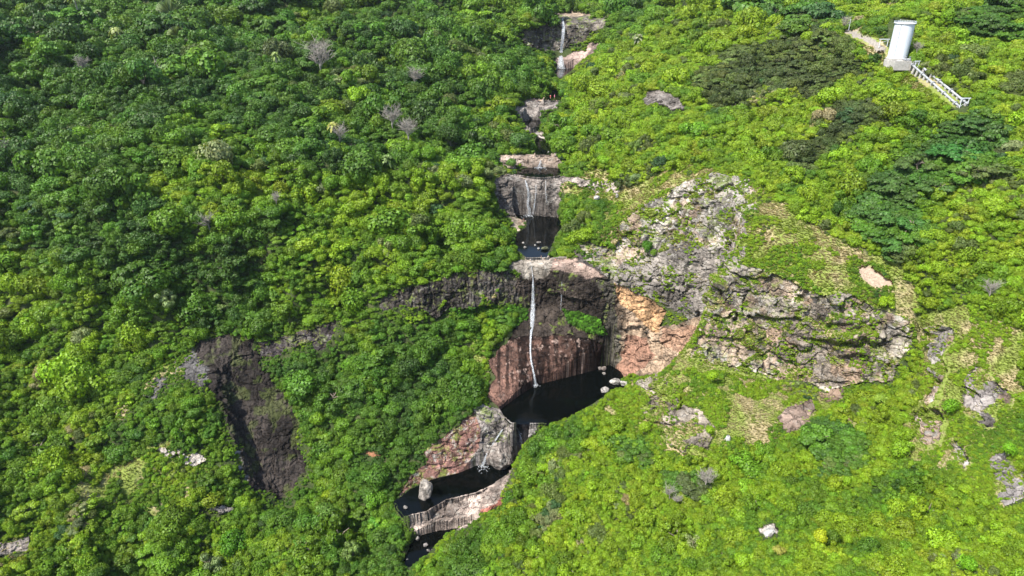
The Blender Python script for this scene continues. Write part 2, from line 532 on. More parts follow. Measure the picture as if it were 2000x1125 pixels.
# pools: outline in survey pixels, level
POOLS = [
    ('lowest', -260.0, [(800, 1062), (818, 1046), (850, 1037), (925, 1027), (935, 1040), (890, 1070), (830, 1100), (795, 1120), (785, 1100), (795, 1080)]),
    ('middle', -248.0, [(775, 978), (800, 957), (845, 936), (895, 924), (930, 909), (1000, 899), (1040, 870), (1030, 905), (985, 935), (930, 961), (870, 976), (832, 998), (790, 1008), (778, 992)]),
    ('plunge', -225.0, [(974, 802), (1000, 782), (1045, 752), (1110, 736), (1162, 723), (1175, 716), (1190, 711), (1212, 725), (1222, 742), (1260, 775), (1200, 800), (1100, 830), (1060, 826), (1000, 826)]),
    ('third', -165.0, [(1004, 460), (1012, 488), (1028, 503), (1068, 503), (1072, 490), (1085, 462), (1100, 445), (1092, 424), (1050, 421), (1003, 419), (1000, 424), (1030, 432), (1028, 444)]),
    ('fourth', -139.0, [(1003, 340), (1022, 328), (1060, 326), (1092, 329), (1102, 338), (1085, 345), (1055, 347), (1030, 345)]),
    ('fifth', -132.0, [(1046, 303), (1075, 303), (1082, 292), (1068, 276), (1050, 266), (1045, 275), (1047, 290)]),
    ('sixth', -126.0, [(1020, 238), (1040, 233), (1056, 236), (1056, 246), (1036, 250)]),
    ('seventh', -113.0, [(1062, 196), (1094, 197), (1100, 185), (1092, 175), (1078, 177), (1066, 184)]),
    ('top', -106.0, [(1076, 134), (1122, 133), (1110, 146), (1092, 152), (1086, 145)]),
]


def poolXY(level, poly):
    return [W(px, py, z=level)[:2] for px, py in poly]


def build_tin():
    pts, edges = [], []
    def add(p):
        pts.append(p)
        return len(pts) - 1
    for ln in LINES:
        ids = [add(W(a, b, Y=c)) for a, b, c in ln]
        edges += list(zip(ids, ids[1:]))
    for a, b, c in PTS: add(W(a, b, Y=c))
    for p in WORLD: add(p)
    # pools are basins
    for nm, lv, poly in POOLS:
        xy = poolXY(lv, poly)
        c = np.mean(xy, axis=0)
        for x, y in xy:
            for f, dz in ((0.75, -2.0),):
                add((c[0] + (x - c[0]) * f, c[1] + (y - c[1]) * f, lv + dz))
    P = np.array(pts)
    vs, es, fs, ov, oe, of = delaunay_2d_cdt([Vector((p[0], p[1])) for p in pts], edges, [], 0, 1e-4)
    z = []
    V = np.array([(v[0], v[1]) for v in vs])
    for i, o in enumerate(ov):
        if o: z.append(P[o[0], 2])
        else:
            d = np.hypot(P[:, 0] - V[i, 0], P[:, 1] - V[i, 1])
            k = np.argsort(d)[:3]; w_ = 1 / (d[k] + .01)
            z.append((P[k, 2] * w_).sum() / w_.sum())
            print('crossing near', V[i], project(np.array([[V[i, 0], V[i, 1], z[-1]]])))
    F = np.array([f for f in fs], dtype=np.int64)
    return np.c_[V, z], F


def uniq_edges(F):
    E = np.concatenate([F[:, [0, 1]], F[:, [1, 2]], F[:, [2, 0]]])
    E.sort(axis=1)
    key, inv = np.unique(E[:, 0] * 4194304 + E[:, 1], return_inverse=True)
    U = np.c_[key // 4194304, key % 4194304]
    inv = inv.reshape(-1)
    n = len(F)
    return U, np.c_[inv[:n], inv[n:2 * n], inv[2 * n:]]


def subdivide(V, F, target, rounds):
    for _ in range(rounds):
        U, FE = uniq_edges(F)
        A, B = V[U[:, 0]], V[U[:, 1]]
        Lg = np.linalg.norm(A - B, axis=1)
        mark = Lg > target((A + B) / 2)
        # close: a face with a marked edge also splits its longest edge
        for _k in range(30):
            FM = mark[FE]
            any_ = FM.any(axis=1)
            lo = FE[np.arange(len(F)), Lg[FE].argmax(axis=1)]
            need = any_ & ~mark[lo]
            if not need.any(): break
            mark[lo[need]] = True
        if not mark.any(): break
        mid = -np.ones(len(U), dtype=np.int64)
        mid[mark] = len(V) + np.arange(mark.sum())
        V = np.concatenate([V, (A[mark] + B[mark]) / 2])
        # rotate so the longest edge is edge 0
        r = Lg[FE].argmax(axis=1)
        idx = (np.arange(3)[None] + r[:, None]) % 3
        F = np.take_along_axis(F, idx, 1); FE = np.take_along_axis(FE, idx, 1)
        a, b, c = F.T
        m0, m1, m2 = mid[FE[:, 0]], mid[FE[:, 1]], mid[FE[:, 2]]
        k0 = m0 < 0
        out = [F[k0]]
        k = (m0 >= 0) & (m1 < 0) & (m2 < 0)
        out += [np.c_[a, m0, c][k], np.c_[m0, b, c][k]]
        k = (m0 >= 0) & (m1 >= 0) & (m2 < 0)
        out += [np.c_[a, m0, c][k], np.c_[m0, b, m1][k], np.c_[m0, m1, c][k]]
        k = (m0 >= 0) & (m1 < 0) & (m2 >= 0)
        out += [np.c_[a, m0, m2][k], np.c_[m0, c, m2][k], np.c_[m0, b, c][k]]
        k = (m0 >= 0) & (m1 >= 0) & (m2 >= 0)
        out += [np.c_[a, m0, m2][k], np.c_[m0, c, m2][k], np.c_[m0, b, m1][k], np.c_[m0, m1, c][k]]
        F = np.concatenate(out)
    return V, F


def smooth_(V, F, n, amount):
    U, _ = uniq_edges(F)
    cnt = np.bincount(U.ravel(), minlength=len(V)).astype(float)
    for _ in range(n):
        acc = np.zeros_like(V)
        for k in range(3):
            acc[:, k] = np.bincount(U[:, 0], V[U[:, 1], k], len(V)) + np.bincount(U[:, 1], V[U[:, 0], k], len(V))
        avg = acc / cnt[:, None]
        V = V + (avg - V) * amount[:, None]
    return V


def normals(V, F):
    fn = np.cross(V[F[:, 1]] - V[F[:, 0]], V[F[:, 2]] - V[F[:, 0]])
    vn = np.zeros_like(V)
    for j in range(3):
        for k in range(3):
            vn[:, k] += np.bincount(F[:, j], fn[:, k], len(V))
    return vn / np.maximum(np.linalg.norm(vn, axis=1, keepdims=True), 1e-9)


# rock areas: (name, outline px, colour, lichen, style, depth range)
TAN = (.24, .19, .145); PALE = (.28, .255, .22); GREY = (.20, .185, .165); DARK = (.055, .048, .042); BROWN = (.12, .085, .062)
RED = (.145, .082, .062); RUST = (.175, .100, .070); ORANGE = (.28, .172, .092); BUFF = (.225, .165, .115); PINK = (.235, .172, .14)
BLACK = (.029, .024, .021)
ROCKS = [
    # right wall of the big plunge pool
    ('orange', [(1198, 548), (1225, 560), (1300, 605), (1292, 650), (1275, 652), (1240, 615), (1205, 590)], ORANGE, .05, 'smooth', 330),
    ('rust', [(1222, 652), (1262, 662), (1280, 690), (1258, 722), (1215, 740), (1203, 718), (1212, 690)], RUST, .05, 'smooth', 325),
    ('rust2', [(1300, 638), (1362, 640), (1370, 665), (1330, 690), (1290, 670)], (.20, .125, .085), .05, 'smooth', 318),
    ('buff', [(1200, 585), (1280, 640), (1370, 620), (1385, 660), (1330, 730), (1240, 738), (1203, 735), (1210, 655), (1205, 620)], BUFF, .2, 'smooth', 318),
    ('wetslot', [(1168, 540), (1196, 545), (1206, 590), (1215, 650), (1213, 700), (1208, 722), (1180, 718), (1184, 660), (1178, 600)], (.075, .068, .055), .0, 'wall', 340),
    ('wall_low', [(1200, 520), (1260, 492), (1330, 480), (1400, 485), (1442, 470), (1440, 500), (1415, 560), (1385, 640), (1340, 620), (1300, 600), (1250, 575), (1195, 552)], (.14, .125, .11), .45, 'big', 318),
    ('greywall', [(1132, 476), (1160, 476), (1200, 490), (1215, 470), (1200, 452), (1215, 432), (1250, 408), (1290, 386), (1330, 360), (1400, 335), (1460, 352), (1470, 400), (1452, 430), (1440, 500), (1415, 560), (1385, 640), (1340, 620), (1300, 600), (1250, 575), (1195, 552), (1180, 535), (1140, 510)], (.27, .245, .215), .9, 'big', 318),
    ('creviceR', [(1120, 485), (1140, 505), (1192, 535), (1186, 541), (1130, 512)], DARK, 0, 'wall', 340),
    # lip and the dark wall under it
    ('lip_pale', [(1000, 510), (1030, 503), (1068, 503), (1084, 512), (1080, 528), (1064, 541), (1047, 545), (1040, 534), (1034, 545), (1018, 536), (1005, 532), (990, 524)], (.24, .21, .175), .5, 'slab', 340),
    ('lip_pink', [(1060, 503), (1130, 506), (1187, 536), (1160, 541), (1110, 532), (1070, 530)], PINK, .1, 'slab', 340),
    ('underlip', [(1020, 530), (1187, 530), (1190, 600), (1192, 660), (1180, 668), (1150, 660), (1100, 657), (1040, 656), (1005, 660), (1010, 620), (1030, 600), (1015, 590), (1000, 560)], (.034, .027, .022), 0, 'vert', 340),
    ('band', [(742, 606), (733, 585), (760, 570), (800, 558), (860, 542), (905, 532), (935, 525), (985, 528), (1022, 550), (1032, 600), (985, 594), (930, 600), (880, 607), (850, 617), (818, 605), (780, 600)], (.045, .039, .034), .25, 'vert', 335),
    ('band2', [(505, 705), (520, 670), (560, 655), (630, 630), (665, 625), (665, 660), (620, 672), (560, 690)], (.06, .05, .05), .3, 'wall', 320),
    # dome beside the main fall
    ('dome', [(955, 705), (985, 672), (1005, 655), (1040, 650), (1100, 652), (1150, 655), (1185, 678), (1192, 712), (1110, 740), (1045, 756), (1000, 790), (975, 802), (950, 775), (962, 740)], RED, .05, 'columns', 300),
    # the face of the side gully
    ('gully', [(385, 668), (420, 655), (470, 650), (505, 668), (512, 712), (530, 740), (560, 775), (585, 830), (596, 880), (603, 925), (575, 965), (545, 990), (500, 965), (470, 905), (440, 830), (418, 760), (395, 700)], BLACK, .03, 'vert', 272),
    ('gully_red', [(515, 900), (540, 885), (590, 885), (602, 925), (570, 955), (530, 960)], (.13, .068, .052), .05, 'wall', 275),
    ('gully_left', [(275, 748), (305, 722), (350, 700), (385, 675), (400, 700), (415, 760), (395, 765), (350, 735), (315, 770), (290, 785)], (.065, .062, .06), .3, 'vert', 290),
    ('gully_edge', [(452, 890), (470, 880), (480, 905), (490, 940), (478, 935)], (.25, .24, .23), .5, 'wall', 268),
    ('gl2', [(225, 800), (255, 785), (262, 800), (230, 830)], (.2, .2, .2), .5, 'wall', 270),
    # wall between the plunge pool and the middle pool
    ('mid_pale', [(925, 800), (945, 790), (985, 805), (1010, 825), (1022, 850), (1020, 880), (1000, 905), (960, 925), (948, 915), (930, 912), (915, 905), (930, 870), (945, 840)], (.25, .22, .20), .85, 'blocks', 270),
    ('mid_red', [(778, 965), (800, 925), (830, 905), (830, 880), (870, 845), (900, 820), (930, 805), (950, 825), (935, 865), (930, 912), (850, 937), (845, 945), (800, 958), (778, 980)], (.25, .135, .11), .85, 'wall', 262),
    ('rim', [(1000, 822), (1015, 816), (1062, 822), (1050, 840), (1030, 855), (1012, 845)], (.27, .245, .23), .6, 'blocks', 275),
    ('slab', [(783, 1012), (810, 1000), (832, 990), (870, 972), (930, 955), (970, 940), (988, 926), (1000, 912), (1008, 912), (990, 945), (965, 985), (940, 990), (935, 1010), (910, 1032), (850, 1042), (820, 1044), (800, 1035)], (.29, .235, .20), .4, 'blocks', 238),
    ('slab_red', [(925, 992), (975, 965), (978, 985), (950, 1000)], (.30, .12, .09), 0, 'slab', 238),
    # walls farther up the river
    ('k_wall', [(965, 352), (985, 345), (1000, 345), (1062, 343), (1100, 343), (1128, 345), (1100, 358), (1092, 380), (1088, 424), (1000, 421), (972, 410), (975, 385)], (.15, .13, .115), .6, 'wall', 430),
    ('k_wet', [(1022, 352), (1092, 350), (1090, 400), (1086, 424), (1028, 422), (1026, 390)], (.028, .026, .025), .08, 'vert', 430),
    ('k_left', [(965, 362), (1000, 365), (1022, 372), (1026, 415), (990, 415), (972, 405)], (.25, .20, .17), .6, 'blocks', 430),
    ('k_top', [(985, 345), (1040, 343), (1100, 343), (1130, 346), (1105, 352), (1040, 351)], (.33, .28, .20), .5, 'slab', 430),
    ('k_right', [(1100, 350), (1130, 348), (1160, 352), (1205, 352), (1204, 383), (1192, 372), (1165, 385), (1150, 365), (1125, 362)], (.24, .205, .18), .8, 'blocks', 395),
    ('bar3', [(985, 424), (1008, 422), (1032, 432), (1028, 442), (1008, 452), (995, 440)], (.33, .27, .20), .3, 'slab', 400),
    ('dam4', [(975, 302), (1010, 303), (1055, 300), (1085, 298), (1092, 312), (1090, 328), (1055, 329), (1015, 330), (990, 328), (972, 318)], (.25, .195, .155), .6, 'blocks', 465),
    ('rk5', [(1020, 250), (1035, 247), (1050, 258), (1064, 262), (1068, 275), (1050, 268), (1035, 260)], (.30, .27, .24), .5, 'blocks', 530),
    ('c7', [(1003, 208), (1030, 200), (1070, 198), (1095, 198), (1090, 210), (1065, 225), (1055, 234), (1020, 234), (1008, 222)], (.16, .14, .125), .6, 'wall', 560),
    ('c7top', [(1020, 198), (1060, 192), (1096, 192), (1096, 200), (1030, 204)], (.36, .27, .20), .3, 'slab', 560),
    ('top_wall', [(1012, 62), (1040, 58), (1060, 48), (1085, 30), (1120, 32), (1160, 30), (1188, 32), (1180, 52), (1160, 64), (1135, 80), (1110, 92), (1060, 98), (1040, 92), (1020, 74)], (.11, .095, .08), .5, 'wall', 715),
    ('top_lip', [(1080, 24), (1110, 22), (1150, 24), (1160, 32), (1130, 40), (1090, 34)], (.32, .25, .185), .3, 'slab', 740),
    ('top_slab', [(1085, 133), (1088, 118), (1120, 102), (1140, 98), (1148, 84), (1168, 86), (1160, 105), (1142, 130), (1120, 134)], (.24, .18, .155), .2, 'slab', 700),
    # right spur
    ('spur_dark', [(1515, 620), (1575, 585), (1615, 600), (1640, 655), (1700, 680), (1690, 738), (1625, 755), (1562, 745), (1525, 700), (1495, 655)], (.125, .105, .085), .4, 'strata', 240),
    ('spur', [(1400, 545), (1430, 515), (1470, 520), (1520, 535), (1560, 560), (1600, 575), (1640, 570), (1660, 580), (1720, 600), (1775, 620), (1785, 660), (1760, 700), (1745, 748), (1680, 745), (1620, 758), (1560, 745), (1530, 740), (1470, 735), (1400, 720), (1350, 700), (1372, 645), (1390, 590)], (.29, .255, .21), .7, 'strata', 240),
    ('spur_crest', [(1395, 560), (1440, 470), (1445, 400), (1475, 395), (1468, 440), (1450, 500), (1425, 560)], (.24, .215, .185), .6, 'strata', 295),
    ('soil', [(1675, 520), (1695, 518), (1740, 548), (1748, 556), (1710, 562), (1680, 545)], (.29, .225, .17), .0, 'soil', 270),
    ('spur_l', [(1440, 360), (1480, 370), (1475, 420), (1450, 470), (1432, 440), (1440, 400)], (.20, .165, .14), .6, 'blocks', 315),
    ('rib1', [(1810, 640), (1835, 630), (1860, 640), (1865, 670), (1845, 690), (1850, 740), (1835, 790), (1812, 800), (1825, 740), (1818, 690)], (.24, .22, .195), .7, 'strata', 215),
    ('rib2', [(1880, 770), (1890, 735), (1905, 715), (1935, 730), (1960, 760), (1985, 780), (1975, 800), (1950, 790), (1945, 835), (1925, 840), (1905, 820), (1885, 810)], (.24, .215, .20), .7, 'strata', 195),
    ('rib3', [(1785, 820), (1810, 800), (1840, 810), (1852, 830), (1840, 870), (1810, 880), (1795, 860)], (.25, .24, .22), .8, 'strata', 205),
    ('rib4', [(1940, 900), (1962, 880), (1990, 920), (2002, 930), (2002, 975), (1960, 990), (1945, 960)], (.22, .20, .19), .6, 'strata', 160),
    ('rib5', [(1860, 880), (1880, 872), (1900, 905), (1885, 920)], (.24, .22, .2), .6, 'strata', 180),
    ('face1', [(1255, 180), (1290, 174), (1325, 185), (1338, 212), (1312, 218), (1300, 205), (1280, 200), (1262, 205)], (.10, .088, .078), .5, 'big', 470),
    ('face2', [(1465, 700), (1500, 690), (1505, 715), (1480, 730)], BROWN, .4, 'strata', 240),
    ('p1', [(1255, 800), (1268, 778), (1300, 765), (1322, 778), (1318, 812), (1300, 838), (1278, 826), (1262, 815)], (.165, .14, .11), .3, 'strata', 240),
    ('p2', [(1290, 850), (1330, 790), (1372, 800), (1400, 840), (1385, 878), (1350, 862), (1335, 888), (1305, 872)], (.175, .15, .12), .35, 'strata', 230),
    ('p3', [(1520, 812), (1545, 795), (1580, 785), (1598, 800), (1575, 835), (1540, 845)], (.17, .125, .10), .3, 'strata', 230),
    ('p4', [(1600, 760), (1640, 755), (1650, 780), (1620, 785)], BROWN, .3, 'strata', 240),
    ('p5', [(1262, 738), (1290, 735), (1320, 752), (1312, 770), (1275, 772), (1250, 762)], (.19, .165, .135), .5, 'strata', 255),
    ('lo1', [(300, 880), (340, 876), (400, 885), (410, 898), (365, 905), (340, 892)], (.26, .23, .20), .4, 'blocks', 255),
    ('lo2', [(395, 998), (430, 985), (452, 990), (425, 1008)], (.26, .23, .21), .4, 'blocks', 230),
    ('lo3', [(-20, 1060), (30, 1055), (55, 1045), (50, 1075), (-20, 1088)], (.22, .19, .165), .4, 'blocks', 215),
    ('lo4', [(715, 880), (738, 878), (745, 888), (722, 892)], (.24, .11, .06), .0, 'soil', 270),
    ('path', [(1632, 52), (1652, 54), (1672, 62), (1708, 76), (1735, 92), (1732, 100), (1700, 84), (1660, 68), (1636, 62)], (.22, .20, .175), 0, 'soil', 400),
    ('brownbank', [(1480, 1030), (1515, 1020), (1520, 1045), (1490, 1052)], (.33, .30, .27), .5, 'blocks', 170),
]
# scrubby, grassy ground (thin cover)
SCRUB = [
    [(1100, 610), (1130, 612), (1168, 627), (1184, 656), (1150, 648), (1118, 632)],
    [(1440, 330), (1560, 420), (1640, 470), (1690, 520), (1560, 560), (1480, 525), (1430, 500), (1440, 400)],
    [(1240, 740), (1330, 700), (1372, 640), (1390, 700), (1520, 745), (1620, 765), (1640, 830), (1500, 880), (1350, 900), (1250, 860), (1180, 800)],
    [(1780, 620), (1880, 600), (2002, 650), (2002, 900), (1960, 1000), (1850, 940), (1760, 900), (1790, 800), (1800, 700)],
    [(1190, 380), (1300, 330), (1420, 320), (1460, 350), (1440, 560), (1380, 640), (1290, 560), (1200, 480), (1140, 470)],
    [(1640, 480), (1760, 520), (1800, 600), (1780, 640), (1650, 590), (1560, 560)],
    [(915, 600), (935, 640), (950, 700), (955, 780), (930, 740), (915, 680)],
    [(200, 900), (320, 860), (420, 900), (400, 980), (250, 1000), (120, 960)],
    [(1640, 60), (1700, 60), (1790, 130), (1885, 205), (1860, 225), (1800, 205), (1740, 140)],
    [(980, 310), (1000, 340), (1000, 350), (965, 360), (960, 335)],
    [(1060, 340), (1180, 330), (1210, 390), (1130, 400)],
]


def target(Mid):
    px, py = project(Mid)
    d = Mid[:, 1]
    inside = (px > -60) & (px < 2060) & (py > -80) & (py < 1190) & (d > 100)
    L = np.where(inside, np.maximum(3.0, d / 120), 14.0)
    near = (px > -320) & (px < 2320) & (py > -200) & (py < 1330)
    L = np.where(~inside & near, 7.0, L)
    k = inside
    idx = np.where(k)[0]
    rk = np.zeros(len(idx), bool)
    for nm, poly, c, li, st, dn in ROCKS:
        q = np.array(poly)
        bb = np.where((px[idx] > q[:, 0].min() - 12) & (px[idx] < q[:, 0].max() + 12) & (py[idx] > q[:, 1].min() - 12) & (py[idx] < q[:, 1].max() + 12) & (d[idx] > dn) & (d[idx] < dn + 175))[0]
        k = idx[bb]
        rk[bb] |= inpoly(px[k], py[k], poly) | (polydist(px[k], py[k], poly) < 9)
    L[idx[rk]] = np.maximum(0.8, d[idx[rk]] / 420)
    return L


TV, TF = build_tin()
TV, TF = subdivide(TV, TF, lambda m: np.where(np.abs(m[:, 0]) < 2000, 8.0, 8.0), 9)
TV = smooth_(TV, TF, 4, np.full(len(TV), 0.42))
TV, TF = subdivide(TV, TF, target, 9)
TV = smooth_(TV, TF, 3, np.full(len(TV), 0.45))
print('terrain', len(TV), len(TF))

PX, PY = project(TV)
# ragged outlines for everything that is told by outline
rag = np.where((PX < 720) & (PX > 200), 15.0, 7.5)
wpx = PX + rag * fbm(TV * 0.11, 4, 5); wpy = PY + rag * .85 * fbm(TV * 0.11, 4, 9)
cls = np.zeros(len(TV), np.int32)           # 0 forest 1 scrub 2 rock 3 soil
rname = np.full(len(TV), -1)
colr = np.zeros((len(TV), 4), np.float32)
rockw = np.zeros(len(TV))
inframe = (PX > -80) & (PX < 2080) & (PY > -80) & (PY < 1200)
for poly in SCRUB:
    k = inpoly(wpx, wpy, poly) & inframe
    cls[k] = 1
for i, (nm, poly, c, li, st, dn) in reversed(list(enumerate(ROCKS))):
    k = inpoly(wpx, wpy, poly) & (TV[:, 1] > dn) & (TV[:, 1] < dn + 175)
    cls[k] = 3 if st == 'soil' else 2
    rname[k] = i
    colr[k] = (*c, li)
    


def near_shapes(cx, cy, shapes, margin=40):
    d = np.full(len(cx), 1e9)
    for poly in shapes:
        q = np.array(poly)
        k = np.where((cx > q[:, 0].min() - margin) & (cx < q[:, 0].max() + margin) & (cy > q[:, 1].min() - margin) & (cy < q[:, 1].max() + margin))[0]
        if len(k) == 0: continue
        dd = polydist(cx[k], cy[k], poly)
        d[k] = np.minimum(d[k], np.where(inpoly(cx[k], cy[k], poly), -dd, dd))
    return d


# displacement ------------------------------------------------------
vn = normals(TV, TF)
flip = vn[:, 2] < 0
vn[flip] *= -1
h1 = fbm(TV / 55.0, 3, 21); h2 = fbm(TV / 20.0, 3, 31)
far = sstep(330, 600, TV[:, 1])
ampl = np.where(cls >= 2, 0.0, 1.0)
dist_pool = np.full(len(TV), 1e9)
for nm, lv, poly in POOLS:
    dist_pool = np.minimum(dist_pool, polydist(TV[:, 0], TV[:, 1], poolXY(lv, poly)))
calm = sstep(4, 30, dist_pool)
TV = TV + vn * ((h1 * (2.6 + 3.5 * far) + h2 * 2.4 * sstep(60, 0, TV[:, 0]) + h2 * .9) * ampl * calm)[:, None]
hold = sstep(2, 60, near_shapes(PX, PY, [r[1] for r in ROCKS], 62)) * calm * ampl
ac = TV[:, 0] * .60 + TV[:, 1] * .80; al_ = TV[:, 0] * .80 - TV[:, 1] * .60
gul = fbm(np.c_[ac / 46 + .5 * h1, al_ / 170, TV[:, 2] * 0], 3, 37, .45)
leftside = sstep(20, -40, TV[:, 0])
crestfade = 1 - .6 * inpoly(PX, PY, [(780, 1130), (1060, 800), (1330, 690), (1460, 360), (1560, 420), (1400, 900), (1100, 1130)])
TV = TV + vn * ((-np.abs(gul) * 2 + .55) * (11 * leftside + 4.5 * (1 - leftside)) * (.6 + .6 * far) * hold * crestfade)[:, None]
rk = np.where(cls == 2)[0]
styles = np.array([ROCKS[i][4] for i in rname[rk]])
P = TV[rk]
warp = np.c_[fbm(P / 6, 2, 41), fbm(P / 6, 2, 42), fbm(P / 6, 2, 43)] * 1.6
f1, ed, rid = cells((P + warp) / np.array([9.0, 9.0, 3.6]), 3)
f1b, edb, ridb = cells((P + warp) / np.array([2.6, 2.6, 2.0]), 8)
st = (P[:, 2] + .16 * P[:, 0] - .1 * P[:, 1]) / 9.5 + 1.0 * fbm(P / 24, 3, 51)
step = st - np.floor(st)
ledge = sstep(0.0, 0.75, step) * 1.0 - sstep(0.8, 1.0, step)
lid = _h(np.floor(st).astype(np.int64), np.floor(st).astype(np.int64) * 3, np.zeros(len(st), np.int64), 5)
f1c, edc, ridc = cells((P + warp * 2.2) / np.array([20.0, 20.0, 8.0]), 13)
blk = (rid - 0.5) * 1.7 + (ridb - 0.5) * 0.8 - 0.8 * (1 - sstep(0.0, 0.14, ed)) - 0.3 * (1 - sstep(0, 0.2, edb))
bigb = (ridc - 0.5) * 6.0 - 2.4 * (1 - sstep(0.0, 0.10, edc))
rid_n = fbm(P / 11.0, 4, 61, 0.55)
ridge = 1 - np.abs(fbm(P / np.array([5.0, 5.0, 14.0]), 3, 71)) * 2
lmask = sstep(-.1, .35, fbm(P / 22.0, 2, 73))
lateral = P[:, 0] * 0.95 + P[:, 1] * 0.3
fr = (lateral + 0.22 * P[:, 2] + 3.2 * fbm(P / np.array([9, 9, 22.]), 3, 81)) / 7.5
cols = fr - np.floor(fr)
ccol = sstep(0, .12, cols) * (1 - .75 * cols)
fr2 = (lateral - 0.1 * P[:, 2] + 2.0 * fbm(P / np.array([4, 4, 14.]), 3, 83)) / 3.4
ccol2 = np.abs(fr2 - np.floor(fr2) - .5) * 2
D = np.zeros(len(rk))
D = np.where(styles == 'wall', bigb * .45 + blk * 0.6 + rid_n * 1.5 + ledge * (0.5 + lid) * 0.7 * lmask, D)
D = np.where(styles == 'smooth', bigb * .45 + rid_n * 1.8 + blk * .18, D)
D = np.where(styles == 'big', bigb * .75 + blk * 0.45 + rid_n * 1.0 + ledge * (.4 + lid) * 2.0 * (.4 + .6 * lmask), D)
D = np.where(styles == 'strata', bigb * .8 + blk * 0.4 + rid_n * 1.2 + ledge * (0.6 + lid) * 2.8 * (.3 + .7 * lmask), D)
D = np.where(styles == 'vert', bigb * .35 + blk * .35 + rid_n * 1.5 + ccol * 2.2 + ccol2 * .6, D)
D = np.where(styles == 'blocks', bigb * .4 + blk * 1.0 + rid_n * 0.9, D)
D = np.where(styles == 'slab', blk * 0.28 + rid_n * 0.5, D)
D = np.where(styles == 'columns', ccol * 1.5 + rid_n * 1.5 + ccol2 * .35 + (ridc - .5) * 0.9, D)
cm = sstep(0.3, 2.5, dist_pool[rk]) * 0.65 + 0.35
rn = vn[rk].copy(); rn[:, 2] *= 0.35
edge_in = np.ones(len(rk))
TV[rk] = TV[rk] + rn * (D * cm)[:, None]

# banks and basins: keep each pool's outline
for nm, lv, poly in POOLS:
    xy = poolXY(lv, poly)
    q = np.array(xy)
    near = np.where((TV[:, 0] > q[:, 0].min() - 6) & (TV[:, 0] < q[:, 0].max() + 6) & (TV[:, 1] > q[:, 1].min() - 6) & (TV[:, 1] < q[:, 1].max() + 6))[0]
    X, Y = TV[near, 0], TV[near, 1]
    ins = inpoly(X, Y, xy)
    dd = polydist(X, Y, xy) + 0.5 * noise3(TV[near] * 0.9, 77)
    z = TV[near, 2]
    zi = np.minimum(z, lv - 0.25 - np.minimum(dd * 0.8, 2.0))
    out = (~ins) & (dd < 1.0) & (z < lv + 0.5) & (z > lv - 9)
    zo = np.maximum(z, lv + 0.1 + 0.35 * np.minimum(np.maximum(dd, 0), 1.2) + 0.2 * noise3(TV[near] * 1.3, 78))
    z = np.where(ins, zi, np.where(out, zo, z))
    TV[near, 2] = z

# blotch the rock colour with a second tone and moss
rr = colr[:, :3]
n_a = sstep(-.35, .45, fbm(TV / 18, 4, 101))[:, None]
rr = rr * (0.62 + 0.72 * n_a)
nm_of = np.array([ROCKS[r][0] if r >= 0 else '' for r in range(-1, len(ROCKS))])[rname + 1]
tan_ok = np.isin(nm_of, ['spur', 'spur_dark', 'spur_l', 'rib1', 'rib2', 'rib3', 'greywall', 'k_left', 'face2'])
tn = (sstep(.12, .4, fbm(TV / 12, 4, 105)) * tan_ok)[:, None]
rr = rr * (1 - tn * .6) + np.array((.26, .175, .115)) * tn * .6
dk = (sstep(.08, .35, fbm(TV / np.array([9., 9., 26.]), 4, 107)) * np.isin(nm_of, ['spur', 'greywall', 'mid_red', 'mid_pale', 'k_wall', 'buff', 'slab', 'top_wall', 'rib2']))[:, None]
rr = rr * (1 - dk * .5)
up = np.abs(normals(TV, TF)[:, 2])
is_wet = np.isin(nm_of, ['band', 'wetslot', 'k_wet', 'greywall', 'spur', 'mid_red', 'mid_pale', 'top_wall', 'band2', 'underlip'])
mossy = (sstep(.22, .5, fbm(TV / 6, 4, 111)) * (sstep(.4, .75, up) * is_wet + .35 * (nm_of == 'gully')))[:, None]
rr = rr * (1 - mossy * .75) + np.array((.10, .14, .022)) * mossy * .75
spots = (sstep(.46, .54, fbm(TV / 1.7, 3, 121)) * is_wet * (1 - np.isin(nm_of, ['underlip', 'dome'])))[:, None] * .5
rr = rr * (1 - spots) + np.array((.14, .16, .04)) * spots
# grass and soil hold on the gentler ledges of the broken cliffs
soft_n = np.isin(nm_of, ['spur', 'spur_dark', 'spur_crest', 'spur_l', 'greywall', 'rib1', 'rib2', 'rib3', 'rib4', 'rib5', 'p1', 'p2', 'p5', 'face2', 'k_right', 'gully_left', 'band'])
more = np.isin(nm_of, ['spur_crest', 'spur_l', 'p1', 'p2', 'rib1', 'rib3']) * .12 + inpoly(PX, PY, [(1350, 640), (1440, 640), (1500, 700), (1480, 745), (1350, 720)]) * .3 - np.isin(nm_of, ['greywall', 'band']) * .12
soft_n |= np.isin(nm_of, ['gully_edge', 'gl2'])
more = more + .16 * np.isin(nm_of, ['p1', 'p2', 'p5', 'gully_left']) + .1 * np.isin(nm_of, ['gully_left', 'gl2'])
grassy = soft_n & (fbm(TV / 8, 4, 141) + more + (up - .5) * .8 > .50)
was_rock = cls >= 2
was_rock |= grassy
cls[grassy] = 1
